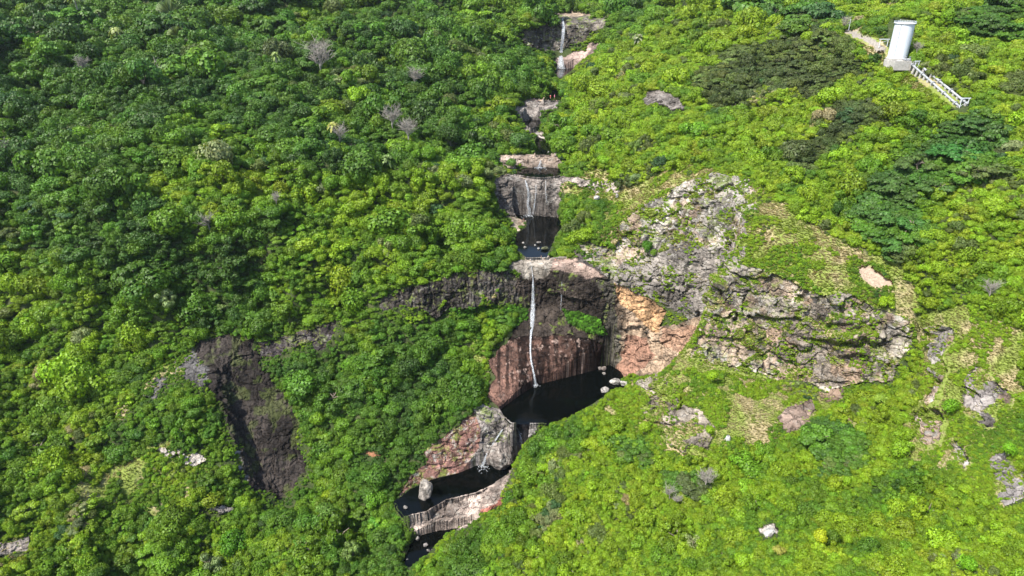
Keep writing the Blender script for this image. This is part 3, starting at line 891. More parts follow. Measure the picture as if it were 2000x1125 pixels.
# dome: darker left end and dark right flank (wet basalt), run-off stains
TPX, TPY = project(TV)
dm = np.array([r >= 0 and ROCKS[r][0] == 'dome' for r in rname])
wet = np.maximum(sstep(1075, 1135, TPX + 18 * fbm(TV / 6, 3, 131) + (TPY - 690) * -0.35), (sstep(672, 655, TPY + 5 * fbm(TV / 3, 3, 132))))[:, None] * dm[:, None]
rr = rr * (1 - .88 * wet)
dsk = (sstep(.0, .3, fbm(np.c_[TV[:, 0] / 2.6, TV[:, 1] * 0, TV[:, 2] / 30 + TV[:, 0] / 40], 3, 135)) * dm)[:, None]
rr = rr * (1 - dsk * .75)
sk = (sstep(.1, .45, fbm(TV / np.array([2.2, 2.2, 25.]), 3, 133)) * dm)[:, None]
rr = rr * (1 - sk * .6) + np.array((.34, .25, .21)) * sk * 0.6 * sstep(.2, .5, fbm(TV / np.array([1.5, 1.5, 20.]), 2, 134))[:, None]
# ground colours ------------------------------------------------------
g = fbm(TV / 9, 4, 91)
gc = np.zeros((len(TV), 3))
forest_floor = np.array((.035, .05, .016)); scrub_c = np.array((.15, .19, .04)); dry = np.array((.27, .225, .125))
gc[:] = forest_floor
k = cls == 1
t = sstep(-.15, .5, g)[:, None]
gc[k] = (scrub_c * (1 - t) + dry * t)[k]
rockc = np.c_[rr, colr[:, 3]]

fcls = np.max(cls[TF] * (cls[TF] < 3), axis=1)
soil_f = (cls[TF] == 3).any(axis=1)
fname = np.max(rname[TF], axis=1)
isrock = (fcls == 2) & ((cls[TF] == 2).sum(axis=1) >= 2)

fc_n = np.cross(TV[TF[:, 1]] - TV[TF[:, 0]], TV[TF[:, 2]] - TV[TF[:, 0]])
TF[fc_n[:, 2] < 0] = TF[fc_n[:, 2] < 0][:, ::-1]
soilv = cls == 3
gc[soilv] = colr[soilv, :3]

ABS = np.array([0, 0, CAMZ])


def sub_object(name, mask, mat, att, A, label, cat=None, smooth=False, kind='structure'):
    F_ = TF[mask]
    used = np.unique(F_)
    remap = -np.ones(len(TV), np.int64); remap[used] = np.arange(len(used))
    me = np_mesh(name, TV[used] + ABS, remap[F_], (mat,), smooth)
    vattr(me, att, A[used])
    o = link(bpy.data.objects.new(name, me))
    tag(o, label, cat, None, kind)
    return o


sub_object('hillside', ~isrock, M['ground'], 'ground_colour', gc, 'steep jungle covered sides of the river gorge', smooth=True)
CLIFFS = [
    ('cliff', ['orange', 'rust', 'rust2', 'buff', 'wetslot', 'wall_low', 'greywall', 'creviceR'], 'tall grey cliff with bare orange and rust face right of the plunge pool'),
    ('cliff', ['lip_pale', 'lip_pink', 'underlip'], 'dark wet wall with pink flat top that the main waterfall drops over'),
    ('cliff', ['band', 'band2'], 'long low dark cliff band running left from the main waterfall'),
    ('rock_dome', ['dome'], 'rounded red brown rock dome between the main waterfall and the black pool'),
    ('cliff', ['gully', 'gully_red', 'gully_left', 'gully_edge', 'gl2'], 'nearly black wet rock face of the side gully on the left'),
    ('cliff', ['mid_pale', 'mid_red', 'rim'], 'red and pale rock wall below the big black pool with two small falls'),
    ('rock_slab', ['slab', 'slab_red'], 'pale pink rock slab damming the middle pool'),
    ('cliff', ['k_wall', 'k_wet', 'k_left', 'k_top', 'bar3'], 'pale and wet black rock step behind the third pool with a double fall'),
    ('rock_outcrop', ['k_right'], 'pale rock outcrop in scrub right of the double fall'),
    ('rock_ledge', ['dam4', 'rk5'], 'brown rock ledge between the two small upper pools'),
    ('cliff', ['c7', 'c7top'], 'low grey cliff under the crowded bathing ledge'),
    ('cliff', ['top_wall', 'top_lip', 'top_slab'], 'farthest dark cliff with tan top behind the uppermost waterfall'),
    ('cliff', ['spur', 'spur_dark', 'spur_crest', 'spur_l', 'face2', 'p4'], 'wide layered grey cliff on the near right spur'),
    ('rock_outcrop', ['rib1', 'rib3', 'rib5'], 'ribs of grey rock running down the slope near the right edge'),
    ('rock_outcrop', ['rib2', 'rib4'], 'broken grey rock buttress at the right edge'),
    ('rock_outcrop', ['face1'], 'small dark rock face alone in the upper right slope'),
    ('rock_outcrop', ['p1', 'p2', 'p3', 'p5', 'brownbank'], 'scattered pale rock patches in the scrub of the near spur'),
    ('rock_outcrop', ['lo1', 'lo2', 'lo3'], 'small pale outcrops among bushes at lower left'),
]
nidx = {r[0]: i for i, r in enumerate(ROCKS)}
done = np.zeros(len(TF), bool)
for nm, parts, label in CLIFFS:
    k = isrock & np.isin(fname, [nidx[p] for p in parts])
    done |= k
    sub_object(nm, k, M['rock'], 'rock_colour', rockc, label)
rest = isrock & ~done
if rest.any(): print('rest', rest.sum()); sub_object('rock_outcrop', rest, M['rock'], 'rock_colour', rockc, 'other bare rock on the slopes')

# water ------------------------------------------------------------------
WLAB = {'lowest': 'lowest small dark pool below the pale slab', 'middle': 'narrow dark pool above the pale slab', 'plunge': 'large black plunge pool under the red dome',
        'third': 'blue grey pool above the main waterfall', 'fourth': 'short oval pool above the double fall', 'fifth': 'narrow pool above the brown rock ledge',
        'sixth': 'tiny dark pool below the bathing ledge cliff', 'seventh': 'small pool on the crowded bathing ledge', 'top': 'dark pool at the foot of the uppermost waterfall'}
for nm, lv, poly in POOLS:
    xy = np.array(poolXY(lv, poly))
    c = xy.mean(axis=0)
    d = xy - c
    q = c + d * (1 + 1.6 / np.linalg.norm(d, axis=1))[:, None]
    bm = bmesh.new()
    f = bm.faces.new([bm.verts.new((x, y, lv + CAMZ)) for x, y in q])
    bmesh.ops.triangulate(bm, faces=[f])
    for f in bm.faces:
        if f.normal.z < 0: f.normal_flip()
    me = bpy.data.meshes.new('water'); bm.to_mesh(me); bm.free(); me.materials.append(M['water'])
    tag(link(bpy.data.objects.new('water', me)), WLAB[nm], kind='structure')
# ------------------------------------------------------------------ PLANTS
LEAFQ = np.array([(-.5, -.32, 0), (.5, -.5, .06), (.42, .5, 0), (-.5, .36, .08)])


def cards(Pos, Nrm, size, tone, q=LEAFQ):
    """leaf sprays: one bent quad each"""
    n = len(Pos)
    Nrm = Nrm / np.maximum(np.linalg.norm(Nrm, axis=1, keepdims=True), 1e-6)
    t = rng.normal(size=(n, 3)); t -= (t * Nrm).sum(1)[:, None] * Nrm
    t /= np.linalg.norm(t, axis=1, keepdims=True)
    b = np.cross(Nrm, t)
    V = Pos[:, None] + (t[:, None] * q[None, :, 0:1] + b[:, None] * q[None, :, 1:2] + Nrm[:, None] * q[None, :, 2:3]) * size[:, None, None]
    V = V.reshape(-1, 3)
    F = np.arange(n * 4).reshape(-1, 4)
    return V, F, np.repeat(tone, 4)


def crown_mesh(name, style, n=2500, leaf=0.078):
    if style == 'dome':
        k = rng.integers(8, 13)
        th = rng.uniform(0, 6.283, k); rr = np.sqrt(rng.uniform(0, 1, k)) * .62
        C = np.c_[np.cos(th) * rr, np.sin(th) * rr, .25 + .55 * (1 - (rr / .75) ** 2) * rng.uniform(.6, 1.1, k)]
        Rr = rng.uniform(.26, .46, k); sq = .8
    elif style == 'round':
        k = 6
        th = rng.uniform(0, 6.283, k); rr = rng.uniform(.1, .4, k)
        C = np.c_[np.cos(th) * rr, np.sin(th) * rr, rng.uniform(.4, .75, k)]
        Rr = rng.uniform(.42, .58, k); sq = .95
    elif style == 'open':
        k = 14
        th = rng.uniform(0, 6.283, k); rr = np.sqrt(rng.uniform(0, 1, k)) * .8
        C = np.c_[np.cos(th) * rr, np.sin(th) * rr, rng.uniform(.1, .95, k) * (1.1 - rr * .6)]
        Rr = rng.uniform(.17, .32, k); sq = .75
    elif style == 'tier':
        k = 26
        th = rng.uniform(0, 6.283, k); rr = np.sqrt(rng.uniform(0, 1, k)) * .82
        C = np.c_[np.cos(th) * rr, np.sin(th) * rr, .55 - .35 * rr ** 2 + rng.uniform(-.08, .12, k)]
        Rr = rng.uniform(.14, .26, k); sq = .42
    elif style == 'wisp':
        k = 16
        th = rng.uniform(0, 6.283, k); rr = np.sqrt(rng.uniform(0, 1, k)) * .7
        C = np.c_[np.cos(th) * rr, np.sin(th) * rr, rng.uniform(.1, .9, k)]
        Rr = rng.uniform(.15, .25, k); sq = .9
    w_ = Rr ** 2; lob = rng.choice(k, n, p=w_ / w_.sum())
    d = rng.normal(size=(n, 3)); d[:, 2] = d[:, 2] * .8 + .35
    d /= np.linalg.norm(d, axis=1, keepdims=True)
    rad = Rr[lob] * (1.12 - .55 * rng.uniform(0, 1, n) ** 2)
    Pp = C[lob] + d * rad[:, None] * np.array([1, 1, sq])
    dd = np.linalg.norm((Pp[:, None] - C[None]) / np.array([1, 1, sq]), axis=2) / Rr[None]
    dd[np.arange(n), lob] = 9
    keep = (dd.min(1) > .5) | (rng.uniform(size=n) < .12)
    Pp, d, lob = Pp[keep], d[keep], lob[keep]
    n = len(Pp)
    nr = d + rng.normal(size=(n, 3)) * (.35 if style != 'wisp' else .9)
    if style == 'tier': nr[:, 2] += .7
    lt = rng.uniform(.82, 1.2, k)
    tone = lt[lob] * rng.uniform(.72, 1.28, n)
    V, F, T = cards(Pp, nr, leaf * rng.uniform(.7, 1.35, n), tone)
    me = np_mesh(name, V, F, (M['leaf'],), False)
    hue = np.repeat(rng.uniform(.92, 1.08, n), 4)
    vattr(me, 'leaf_tone', np.c_[T * hue, T, T * .9])
    return me


def tuft_mesh(name, n=46):
    a = rng.uniform(0, 6.283, n); ln = rng.uniform(.4, 1.0, n); r0 = rng.uniform(0, .5, n)
    b = np.c_[np.cos(a) * r0, np.sin(a) * r0, np.zeros(n) - .1]
    d = np.c_[np.cos(a) * .55, np.sin(a) * .55, np.ones(n) * .8] * ln[:, None]
    s = np.c_[-np.sin(a), np.cos(a), np.zeros(n)] * .09
    V = np.stack([b - s, b + s, b + d * .6 + s * .9 + (0, 0, .05), b + d * 1.0 - s * .1], 1).reshape(-1, 3)
    me = np_mesh(name, V, np.arange(n * 4).reshape(-1, 4), (M['leaf'],), False)
    T = np.repeat(rng.uniform(.65, 1.3, n), 4)
    vattr(me, 'leaf_tone', np.c_[T, T, T])
    return me


CROWNS = [crown_mesh('crown', 'dome') for _ in range(5)] + [crown_mesh('crown', 'open') for _ in range(3)] + \
         [crown_mesh('crown', 'round', 1700, .09) for _ in range(2)] + [crown_mesh('crown', 'tier', 3000, .085) for _ in range(3)] + \
         [crown_mesh('crown', 'wisp', 500, .07) for _ in range(2)]
STYLE = ['dome'] * 5 + ['open'] * 3 + ['round'] * 2 + ['tier'] * 3 + ['wisp'] * 2
TUFTS = [tuft_mesh('tuft') for _ in range(4)]


def proto_collection(name, meshes):
    c = bpy.data.collections.new(name)
    for i, me in enumerate(meshes):
        c.objects.link(bpy.data.objects.new('%s_kind_%02d' % (name, i), me))
    return c


PROTO = {'crowns': proto_collection('foliage', CROWNS), 'tufts': proto_collection('grass_tuft', TUFTS)}


def scatter_object(name, P, rot, scl, idx, tint, coll, label, cat=None):
    me = bpy.data.meshes.new(name)
    me.vertices.add(len(P)); me.vertices.foreach_set('co', np.asarray(P, np.float32).ravel())
    vattr(me, 'turn', rot, 'FLOAT_VECTOR'); vattr(me, 'size', scl, 'FLOAT_VECTOR')
    vattr(me, 'tint', tint)
    at = me.attributes.new('which', 'INT', 'POINT'); at.data.foreach_set('value', np.asarray(idx, np.int32))
    o = link(bpy.data.objects.new(name, me))
    g = bpy.data.node_groups.new(name + '_scatter', 'GeometryNodeTree')
    g.interface.new_socket('Geometry', in_out='INPUT', socket_type='NodeSocketGeometry')
    g.interface.new_socket('Geometry', in_out='OUTPUT', socket_type='NodeSocketGeometry')
    n, l = g.nodes, g.links
    gi, go = n.new('NodeGroupInput'), n.new('NodeGroupOutput')
    ci = n.new('GeometryNodeCollectionInfo'); ci.inputs[0].default_value = coll
    ci.inputs['Separate Children'].default_value = True; ci.inputs['Reset Children'].default_value = True
    io = n.new('GeometryNodeInstanceOnPoints'); io.inputs['Pick Instance'].default_value = True
    def na(nm, t):
        x = n.new('GeometryNodeInputNamedAttribute'); x.data_type = t; x.inputs[0].default_value = nm
        return x.outputs['Attribute']
    l.new(gi.outputs[0], io.inputs['Points']); l.new(ci.outputs[0], io.inputs['Instance'])
    l.new(na('which', 'INT'), io.inputs['Instance Index'])
    l.new(na('turn', 'FLOAT_VECTOR'), io.inputs['Rotation']); l.new(na('size', 'FLOAT_VECTOR'), io.inputs['Scale'])
    l.new(io.outputs[0], go.inputs[0])
    md = o.modifiers.new('scatter', 'NODES'); md.node_group = g
    tag(o, label, cat, None, 'stuff')
    return o


# colours of leaves
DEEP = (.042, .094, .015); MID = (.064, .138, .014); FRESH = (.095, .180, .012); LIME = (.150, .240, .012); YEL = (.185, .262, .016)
OLIVE = (.085, .118, .028); DOLIVE = (.056, .080, .024); BLUEG = (.036, .084, .026); PALEG = (.165, .205, .085); STRAW = (.26, .235, .12); GREYB = (.17, .15, .125)
PAL = np.array([DEEP, MID, FRESH, LIME, YEL, OLIVE, DOLIVE, BLUEG, PALEG, STRAW])
CNAME = ['deep green', 'mid green', 'fresh green', 'lime green', 'yellow green', 'olive green', 'dark olive', 'blue green', 'pale grey green', 'straw coloured']
#                deep mid fresh lime yel olive dolive blueg pale straw
ZW = {
    'left_top': [.24, .34, .22, .06, .01, .05, .01, .05, .04, .0],
    'left_shade': [.40, .34, .10, .02, .0, .04, .02, .06, .02, .0],  # shade of the upper left slope, painted in as deeper leaf colours
    'left_mid': [.05, .18, .40, .27, .04, .03, .0, .01, .03, .0],
    'left_low': [.06, .18, .38, .24, .05, .05, .0, .01, .03, .01],
    'centre':   [.20, .38, .32, .05, .01, .01, .0, .02, .01, .0],
    'right_up': [.02, .10, .24, .32, .14, .11, .02, .01, .05, .03],
    'right_low': [.02, .09, .26, .38, .14, .05, .0, .01, .05, .02],
    'olive_patch': [.05, .05, .03, .02, .0, .35, .46, .04, .0, .0],
    'dark_trees': [.40, .30, .02, .0, .0, .05, .1, .13, .0, .0],
    'far_mid': [.10, .30, .35, .12, .02, .06, .0, .04, .05, .0],
}
ZK = list(ZW)
ZP = [
    ('left_shade', [(-60, -60), (560, -60), (650, 160), (560, 260), (420, 190), (260, 240), (300, 380), (500, 500), (560, 600), (420, 650), (300, 560), (150, 500), (-60, 470)]),  # outline of the slope shade that is put into the tree colours
    ('left_shade', [(640, -60), (840, -60), (900, 60), (980, 260), (880, 300), (760, 180), (680, 100)]),
    ('olive_patch', [(1360, 130), (1420, 80), (1560, 70), (1640, 110), (1640, 180), (1560, 190), (1480, 150), (1440, 190), (1400, 230), (1370, 190)]),
    ('olive_patch', [(1520, 290), (1580, 260), (1640, 210), (1740, 190), (1730, 240), (1640, 270), (1600, 330), (1540, 340)]),
    ('olive_patch', [(1580, 60), (1660, 80), (1700, 130), (1680, 160), (1600, 130)]),
    ('dark_trees', [(1670, 420), (1720, 350), (1820, 270), (1870, 210), (1960, 220), (1965, 320), (1880, 350), (1830, 370), (1820, 440), (1790, 500), (1720, 490), (1680, 460)]),
    ('dark_trees', [(1545, 20), (1570, 0), (1615, 0), (1615, 40), (1550, 45)]),
    ('dark_trees', [(1480, -20), (1530, -20), (1530, 12), (1485, 18)]),
    ('dark_trees', [(1580, 830), (1640, 815), (1690, 840), (1680, 900), (1600, 910)]),
    ('dark_trees', [(1200, 850), (1260, 850), (1260, 900), (1200, 900)]),
    ('dark_trees', [(1280, 910), (1400, 930), (1390, 980), (1300, 960)]),
    ('dark_trees', [(1840, 20), (2010, -10), (2010, 60), (1860, 60)]),
    ('centre', [(640, 760), (500, 720), (530, 700), (640, 680), (760, 620), (930, 620), (960, 760), (940, 800), (780, 960), (790, 1130), (560, 1130), (560, 990), (610, 920), (590, 820)]),
    ('far_mid', [(1075, 150), (1090, 480), (1180, 520), (1180, 380), (1130, 300), (1120, 100)]),
    ('far_mid', [(1180, 800), (1110, 830), (1030, 850), (970, 990), (900, 1040), (820, 1130), (1000, 1130), (1100, 1000), (1120, 900)]),
]


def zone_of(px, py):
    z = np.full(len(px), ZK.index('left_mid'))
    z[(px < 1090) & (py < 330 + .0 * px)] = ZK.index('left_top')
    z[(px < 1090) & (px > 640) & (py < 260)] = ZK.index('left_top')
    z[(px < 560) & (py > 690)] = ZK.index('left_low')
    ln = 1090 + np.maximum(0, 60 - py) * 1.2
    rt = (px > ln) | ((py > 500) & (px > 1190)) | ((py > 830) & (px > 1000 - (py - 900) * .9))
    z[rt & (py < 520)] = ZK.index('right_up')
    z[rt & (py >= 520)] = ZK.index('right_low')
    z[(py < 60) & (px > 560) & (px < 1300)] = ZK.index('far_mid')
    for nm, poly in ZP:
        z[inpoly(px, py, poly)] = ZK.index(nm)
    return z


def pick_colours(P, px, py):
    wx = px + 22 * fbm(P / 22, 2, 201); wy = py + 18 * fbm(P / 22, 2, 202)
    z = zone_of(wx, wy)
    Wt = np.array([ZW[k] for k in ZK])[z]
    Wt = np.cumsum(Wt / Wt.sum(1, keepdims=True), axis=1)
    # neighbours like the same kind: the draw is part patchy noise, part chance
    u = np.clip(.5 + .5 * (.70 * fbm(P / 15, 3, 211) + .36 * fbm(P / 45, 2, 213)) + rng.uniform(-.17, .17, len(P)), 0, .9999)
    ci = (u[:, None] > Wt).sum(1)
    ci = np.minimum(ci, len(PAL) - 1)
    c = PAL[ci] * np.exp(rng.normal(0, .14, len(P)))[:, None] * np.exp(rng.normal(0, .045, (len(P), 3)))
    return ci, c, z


# clearings that crowns must not hang over, in survey pixels
SEEN = {'lowest': [(798, 1062), (818, 1046), (850, 1038), (874, 1036), (862, 1052), (845, 1066), (846, 1078), (812, 1092), (800, 1112), (790, 1100)],
        'plunge': [(974, 802), (1000, 782), (1045, 752), (1110, 736), (1162, 723), (1190, 711), (1212, 725), (1205, 742), (1188, 765), (1165, 785), (1110, 812), (1060, 826), (1000, 826)],
        'middle': [(775, 978), (800, 957), (845, 936), (895, 924), (930, 909), (985, 900), (1000, 910), (985, 935), (930, 961), (870, 976), (832, 998), (790, 1008), (778, 992)],
        'rust': [(1215, 652), (1290, 668), (1330, 672), (1325, 695), (1290, 708), (1235, 712), (1205, 735), (1208, 690)],
        'rust2': [(1300, 638), (1358, 640), (1350, 662), (1330, 685), (1290, 670)],
        'buff': [(1200, 585), (1280, 640), (1362, 622), (1360, 645), (1325, 690), (1270, 668), (1215, 655), (1205, 620)]}
CLEAR = [SEEN.get(n_, p) for n_, _, p in POOLS] + [SEEN.get(r[0], r[1]) for r in ROCKS if r[0] != 'path'] + [
    [(1022, 500), (1055, 500), (1055, 760), (1030, 760)],
    [(1000, 645), (1120, 640), (1185, 660), (1190, 720), (960, 800), (955, 700)],
    [(1736, 36), (1790, 36), (1776, 118), (1730, 118)],
    [(1645, 56), (1680, 62), (1735, 88), (1735, 104), (1690, 86), (1650, 66)],
    [(1745, 110), (1770, 112), (1810, 142), (1895, 198), (1888, 220), (1872, 216), (1800, 162)],
    [(1088, 26), (1110, 26), (1112, 135), (1082, 135)],
]
SOFT = set(['spur', 'spur_dark', 'wall_low', 'greywall', 'spur_crest', 'spur_l', 'rib1', 'rib2', 'rib3', 'rib4', 'rib5', 'p1', 'p2', 'p3', 'p5', 'gully_left', 'band2', 'lo1', 'lo2', 'lo3', 'k_right', 'p4', 'face2'])

area = .5 * np.linalg.norm(np.cross(TV[TF[:, 1]] - TV[TF[:, 0]], TV[TF[:, 2]] - TV[TF[:, 0]]), axis=1)
FN = normals(TV, TF)
nz = np.abs(FN[TF[:, 0], 2])
FCn = TV[TF].mean(axis=1)
fpx, fpy = project(FCn)
vis = (fpx > -190) & (fpx < 2190) & (fpy > -90) & (fpy < 1290) & (FCn[:, 1] > 60)
fkind = np.where(isrock, 2, np.where(soil_f, 3, np.where((cls[TF] == 1).sum(1) >= 2, 1, 0)))


def r_median(P, px, py):
    """usual crown radius where the plant stands"""
    Y = P[:, 1]
    left = 2.2 + (Y - 220) * .0098
    right = 1.3 + np.maximum(Y - 165, 0) * .0045
    w_ = sstep(-20, 40, P[:, 0] - np.where(Y < 330, (Y - 260) * .3 + 10, 0.12 * (Y - 330) + 15))
    r = left * (1 - w_) + right * w_
    return np.clip(r, 1.1, 6.0)


FR = r_median(FCn, fpx, fpy)


def sample(wt, n):
    p = wt / wt.sum()
    f = rng.choice(len(TF), n, p=p)
    a, b = rng.uniform(size=n), rng.uniform(size=n)
    s = a + b > 1
    a[s], b[s] = 1 - a[s], 1 - b[s]
    t = TV[TF[f]]
    return t[:, 0] + a[:, None] * (t[:, 1] - t[:, 0]) + b[:, None] * (t[:, 2] - t[:, 0]), f


def thin(P, spacing):
    lev = np.round(np.log(spacing) / .22).astype(np.int64)
    s = np.exp(lev * .22)
    C = np.floor(P / s[:, None]).astype(np.int64)
    key = (C[:, 0] * 73856093) ^ (C[:, 1] * 19349663) ^ (C[:, 2] * 83492791) ^ (lev * 49979687)
    _, first = np.unique(key, return_index=True)
    return first


def clearance(cx, cy, skip=()):
    """signed pixel distance to the nearest clearing (negative inside)"""
    d = np.full(len(cx), 1e9)
    for i, poly in enumerate(CLEAR):
        q = np.array(poly)
        k = np.where((cx > q[:, 0].min() - 40) & (cx < q[:, 0].max() + 40) & (cy > q[:, 1].min() - 40) & (cy < q[:, 1].max() + 40))[0]
        if len(k) == 0: continue
        dd = polydist(cx[k], cy[k], poly)
        ins = inpoly(cx[k], cy[k], poly)
        d[k] = np.minimum(d[k], np.where(ins, -dd, dd))
    return d


plants = []     # (P, r, hfac, proto, tint, colour index, zone, kind)


def add_plants(P, r, forbid=True, styles='mixed', tintmul=1.0, slack=0.9):
    n = len(P)
    lift = r * .55
    cx, cy = project(P + np.c_[np.zeros(n), np.zeros(n), lift])
    rpx = r * FPX / np.maximum(P[:, 1] * 1.12, 1)
    if forbid:
        d = clearance(cx, cy)
        lim = np.maximum(d, 0) / slack / np.maximum(FPX / np.maximum(P[:, 1] * 1.12, 1), 1e-6)
        keep = (d > 1.5) & (lim > r * .35)
        r = np.minimum(r, lim)
    else:
        keep = np.ones(n, bool)
    P, r, cx, cy = P[keep], r[keep], cx[keep], cy[keep]
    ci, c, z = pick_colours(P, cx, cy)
    n = len(P)
    if styles == 'mixed':
        k = rng.choice(10, n, p=[.11, .11, .11, .11, .11, .13, .13, .13, .03, .03])
        fl = (rng.uniform(size=n) < .09) & (P[:, 0] < 30)
        k[fl] = rng.integers(10, 13, fl.sum())
        dk = z == ZK.index('dark_trees')
        k[dk] = rng.integers(10, 13, dk.sum())
        ol = z == ZK.index('olive_patch')
        k[ol] = np.where(rng.uniform(size=ol.sum()) < .5, rng.integers(10, 13, ol.sum()), k[ol])
        r = np.where(dk, r * 1.5, r)
    elif styles == 'low':
        k = rng.choice([0, 1, 2, 3, 4, 5, 6, 7, 8, 9], n, p=[.14, .14, .14, .14, .14, .08, .08, .08, .03, .03])
    hf = rng.uniform(.65, 1.35, n)
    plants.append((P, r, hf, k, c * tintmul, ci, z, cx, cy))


# forest canopy
wt = np.where(vis & (fkind == 0), area * np.maximum(nz, .35) / FR ** 2, 0)
P, f = sample(wt, 190000)
rm = FR[f]
k = thin(P, rm * 1.02)
P, rm = P[k], rm[k]
r = rm * np.exp(rng.normal(.05, .46, len(P)))
add_plants(P, r)
print('canopy', len(plants[-1][0]))
# understorey fills the gaps between crowns
wt = np.where(vis & (fkind == 0), area * np.maximum(nz, .35) / FR ** 2, 0)
P, f = sample(wt, 110000); rm = FR[f]
k = thin(P, rm * .95)
add_plants(P[k], rm[k] * rng.uniform(.35, .75, len(k)), slack=.6)
print('under', len(plants[-1][0]))
# bushes on the scrubby ground
wt = np.where(vis & (fkind == 1), area * np.maximum(nz, .4) / FR ** 2, 0)
P, f = sample(wt, 60000); rm = FR[f]
pn = fbm(P / 15, 3, 301) + .5 * fbm(P / 6, 2, 303)
kk = pn > -.08
P, rm = P[kk], rm[kk]
k = thin(P, rm * .62)
add_plants(P[k], rm[k] * rng.uniform(.30, .85, len(k)), slack=.6)
print('scrub', len(plants[-1][0]))
# bushes that root on ledges of the broken rock
soft = np.array([ROCKS[i][0] in SOFT for i in range(len(ROCKS))] + [False])[fname]
wt = np.where(vis & (fkind == 2) & soft, area * np.maximum(nz - .15, .02), 0)
P, f = sample(wt, 16000)
pn = fbm(P / 9, 3, 311)
kk = pn > .30
P = P[kk]; rm = FR[f][kk]
k = thin(P, rm * .55)
add_plants(P[k], rm[k] * rng.uniform(.2, .6, len(k)), forbid=False, styles='low', tintmul=1.05)
gl = np.isin(fkind, [1]) & (was_rock[TF].sum(1) >= 2)
wt = np.where(vis & gl, area, 0)
P, f = sample(wt, 9000)
kk = fbm(P / 7, 3, 315) > .05
P = P[kk]; rm = FR[f][kk]
k = thin(P, rm * .6)
add_plants(P[k], rm[k] * rng.uniform(.18, .45, len(k)), forbid=False, styles='low', tintmul=1.05)
print('rock', len(plants[-1][0]))

# low growth right up to the edge of the bare rock
NOGROW = [SEEN.get(n_, p) for n_, _, p in POOLS] + CLEAR[-6:]
fcl = clearance(fpx, fpy)
wt = np.where(vis & ((fkind == 0) | (fkind == 1)) & (fcl < 7), area * np.maximum(nz, .4), 0)
P, f = sample(wt, 24000)
gx, gy = project(P)
bad = np.zeros(len(P), bool)
for poly in NOGROW: bad |= inpoly(gx, gy, poly) | (polydist(gx, gy, poly) < 3)
P = P[~bad]; rm = FR[f][~bad]
k = thin(P, rm * .5)
add_plants(P[k], rm[k] * rng.uniform(.18, .42, len(k)), forbid=False, styles='low')
print('edge', len(k))
# vivid moss and ferns on the wet ledges beside the main fall
for poly, dens in (([(1100, 608), (1130, 610), (1168, 625), (1186, 656), (1150, 650), (1116, 634)], 1.0), ([(880, 604), (1000, 598), (1028, 604), (1030, 622), (1005, 640), (960, 655), (925, 650), (900, 625)], .8)):
    ff = inpoly(fpx, fpy, poly) & (FCn[:, 1] > 330) & (FCn[:, 1] < 385)
    P, f = sample(np.where(ff, area, 0), 3500)
    k = thin(P, np.full(len(P), 1.0 / dens))
    add_plants(P[k], rng.uniform(.5, 1.7, len(k)), forbid=False, styles='low')
    p_ = list(plants[-1]); p_[4] = np.array((.060, .155, .012)) * np.exp(rng.normal(0, .38, len(p_[0])))[:, None]; plants[-1] = tuple(p_)
PL = [np.concatenate([p[i] for p in plants]) for i in range(9)]
P_, r_, hf_, k_, c_, ci_, z_, cx_, cy_ = PL
inst = np.c_[r_, r_, r_ * hf_]
sink = .12
rot = np.c_[rng.uniform(-.12, .12, len(P_)), rng.uniform(-.12, .12, len(P_)), rng.uniform(0, 6.283, len(P_))]
base = P_ + ABS - np.c_[np.zeros(len(P_)), np.zeros(len(P_)), r_ * sink]
# the largest 300 trees and 300 bushes in view stand as things of their own
onscreen = (cx_ > 0) & (cx_ < 2000) & (cy_ > 5) & (cy_ < 1120)
rpx = r_ * FPX / P_[:, 1] * onscreen * (np.arange(len(P_)) < len(plants[0][0]) + len(plants[1][0]) + len(plants[2][0]))
near = P_[:, 1] < 420
order = np.argsort(-rpx)
trees = [i for i in order if r_[i] > 2.7][:300]
bushes = [i for i in order if r_[i] <= 2.7][:300]
own = np.zeros(len(P_), bool); own[trees] = True; own[bushes] = True

TRUNK = {}


def trunk_mesh(tall, v):
    key = (tall, v)
    if key not in TRUNK:
        b = MB()
        h = .62
        b.tube([(0, 0, -.25), (.02, .01, .1), (.03 - .02 * v, .03, .3), (.0, .0, h)], [.075, .055, .045, .02], 6)
        for a in range(4):
            t = a * 1.57 + v
            b.tube([(.02, .02, .22 + .05 * a), (.2 * math.cos(t), .2 * math.sin(t), .42 + .04 * a), (.42 * math.cos(t), .42 * math.sin(t), .55)], [.032, .022, .01], 5)
        TRUNK[key] = b.mesh('trunk', M['bark'])
    return TRUNK[key]


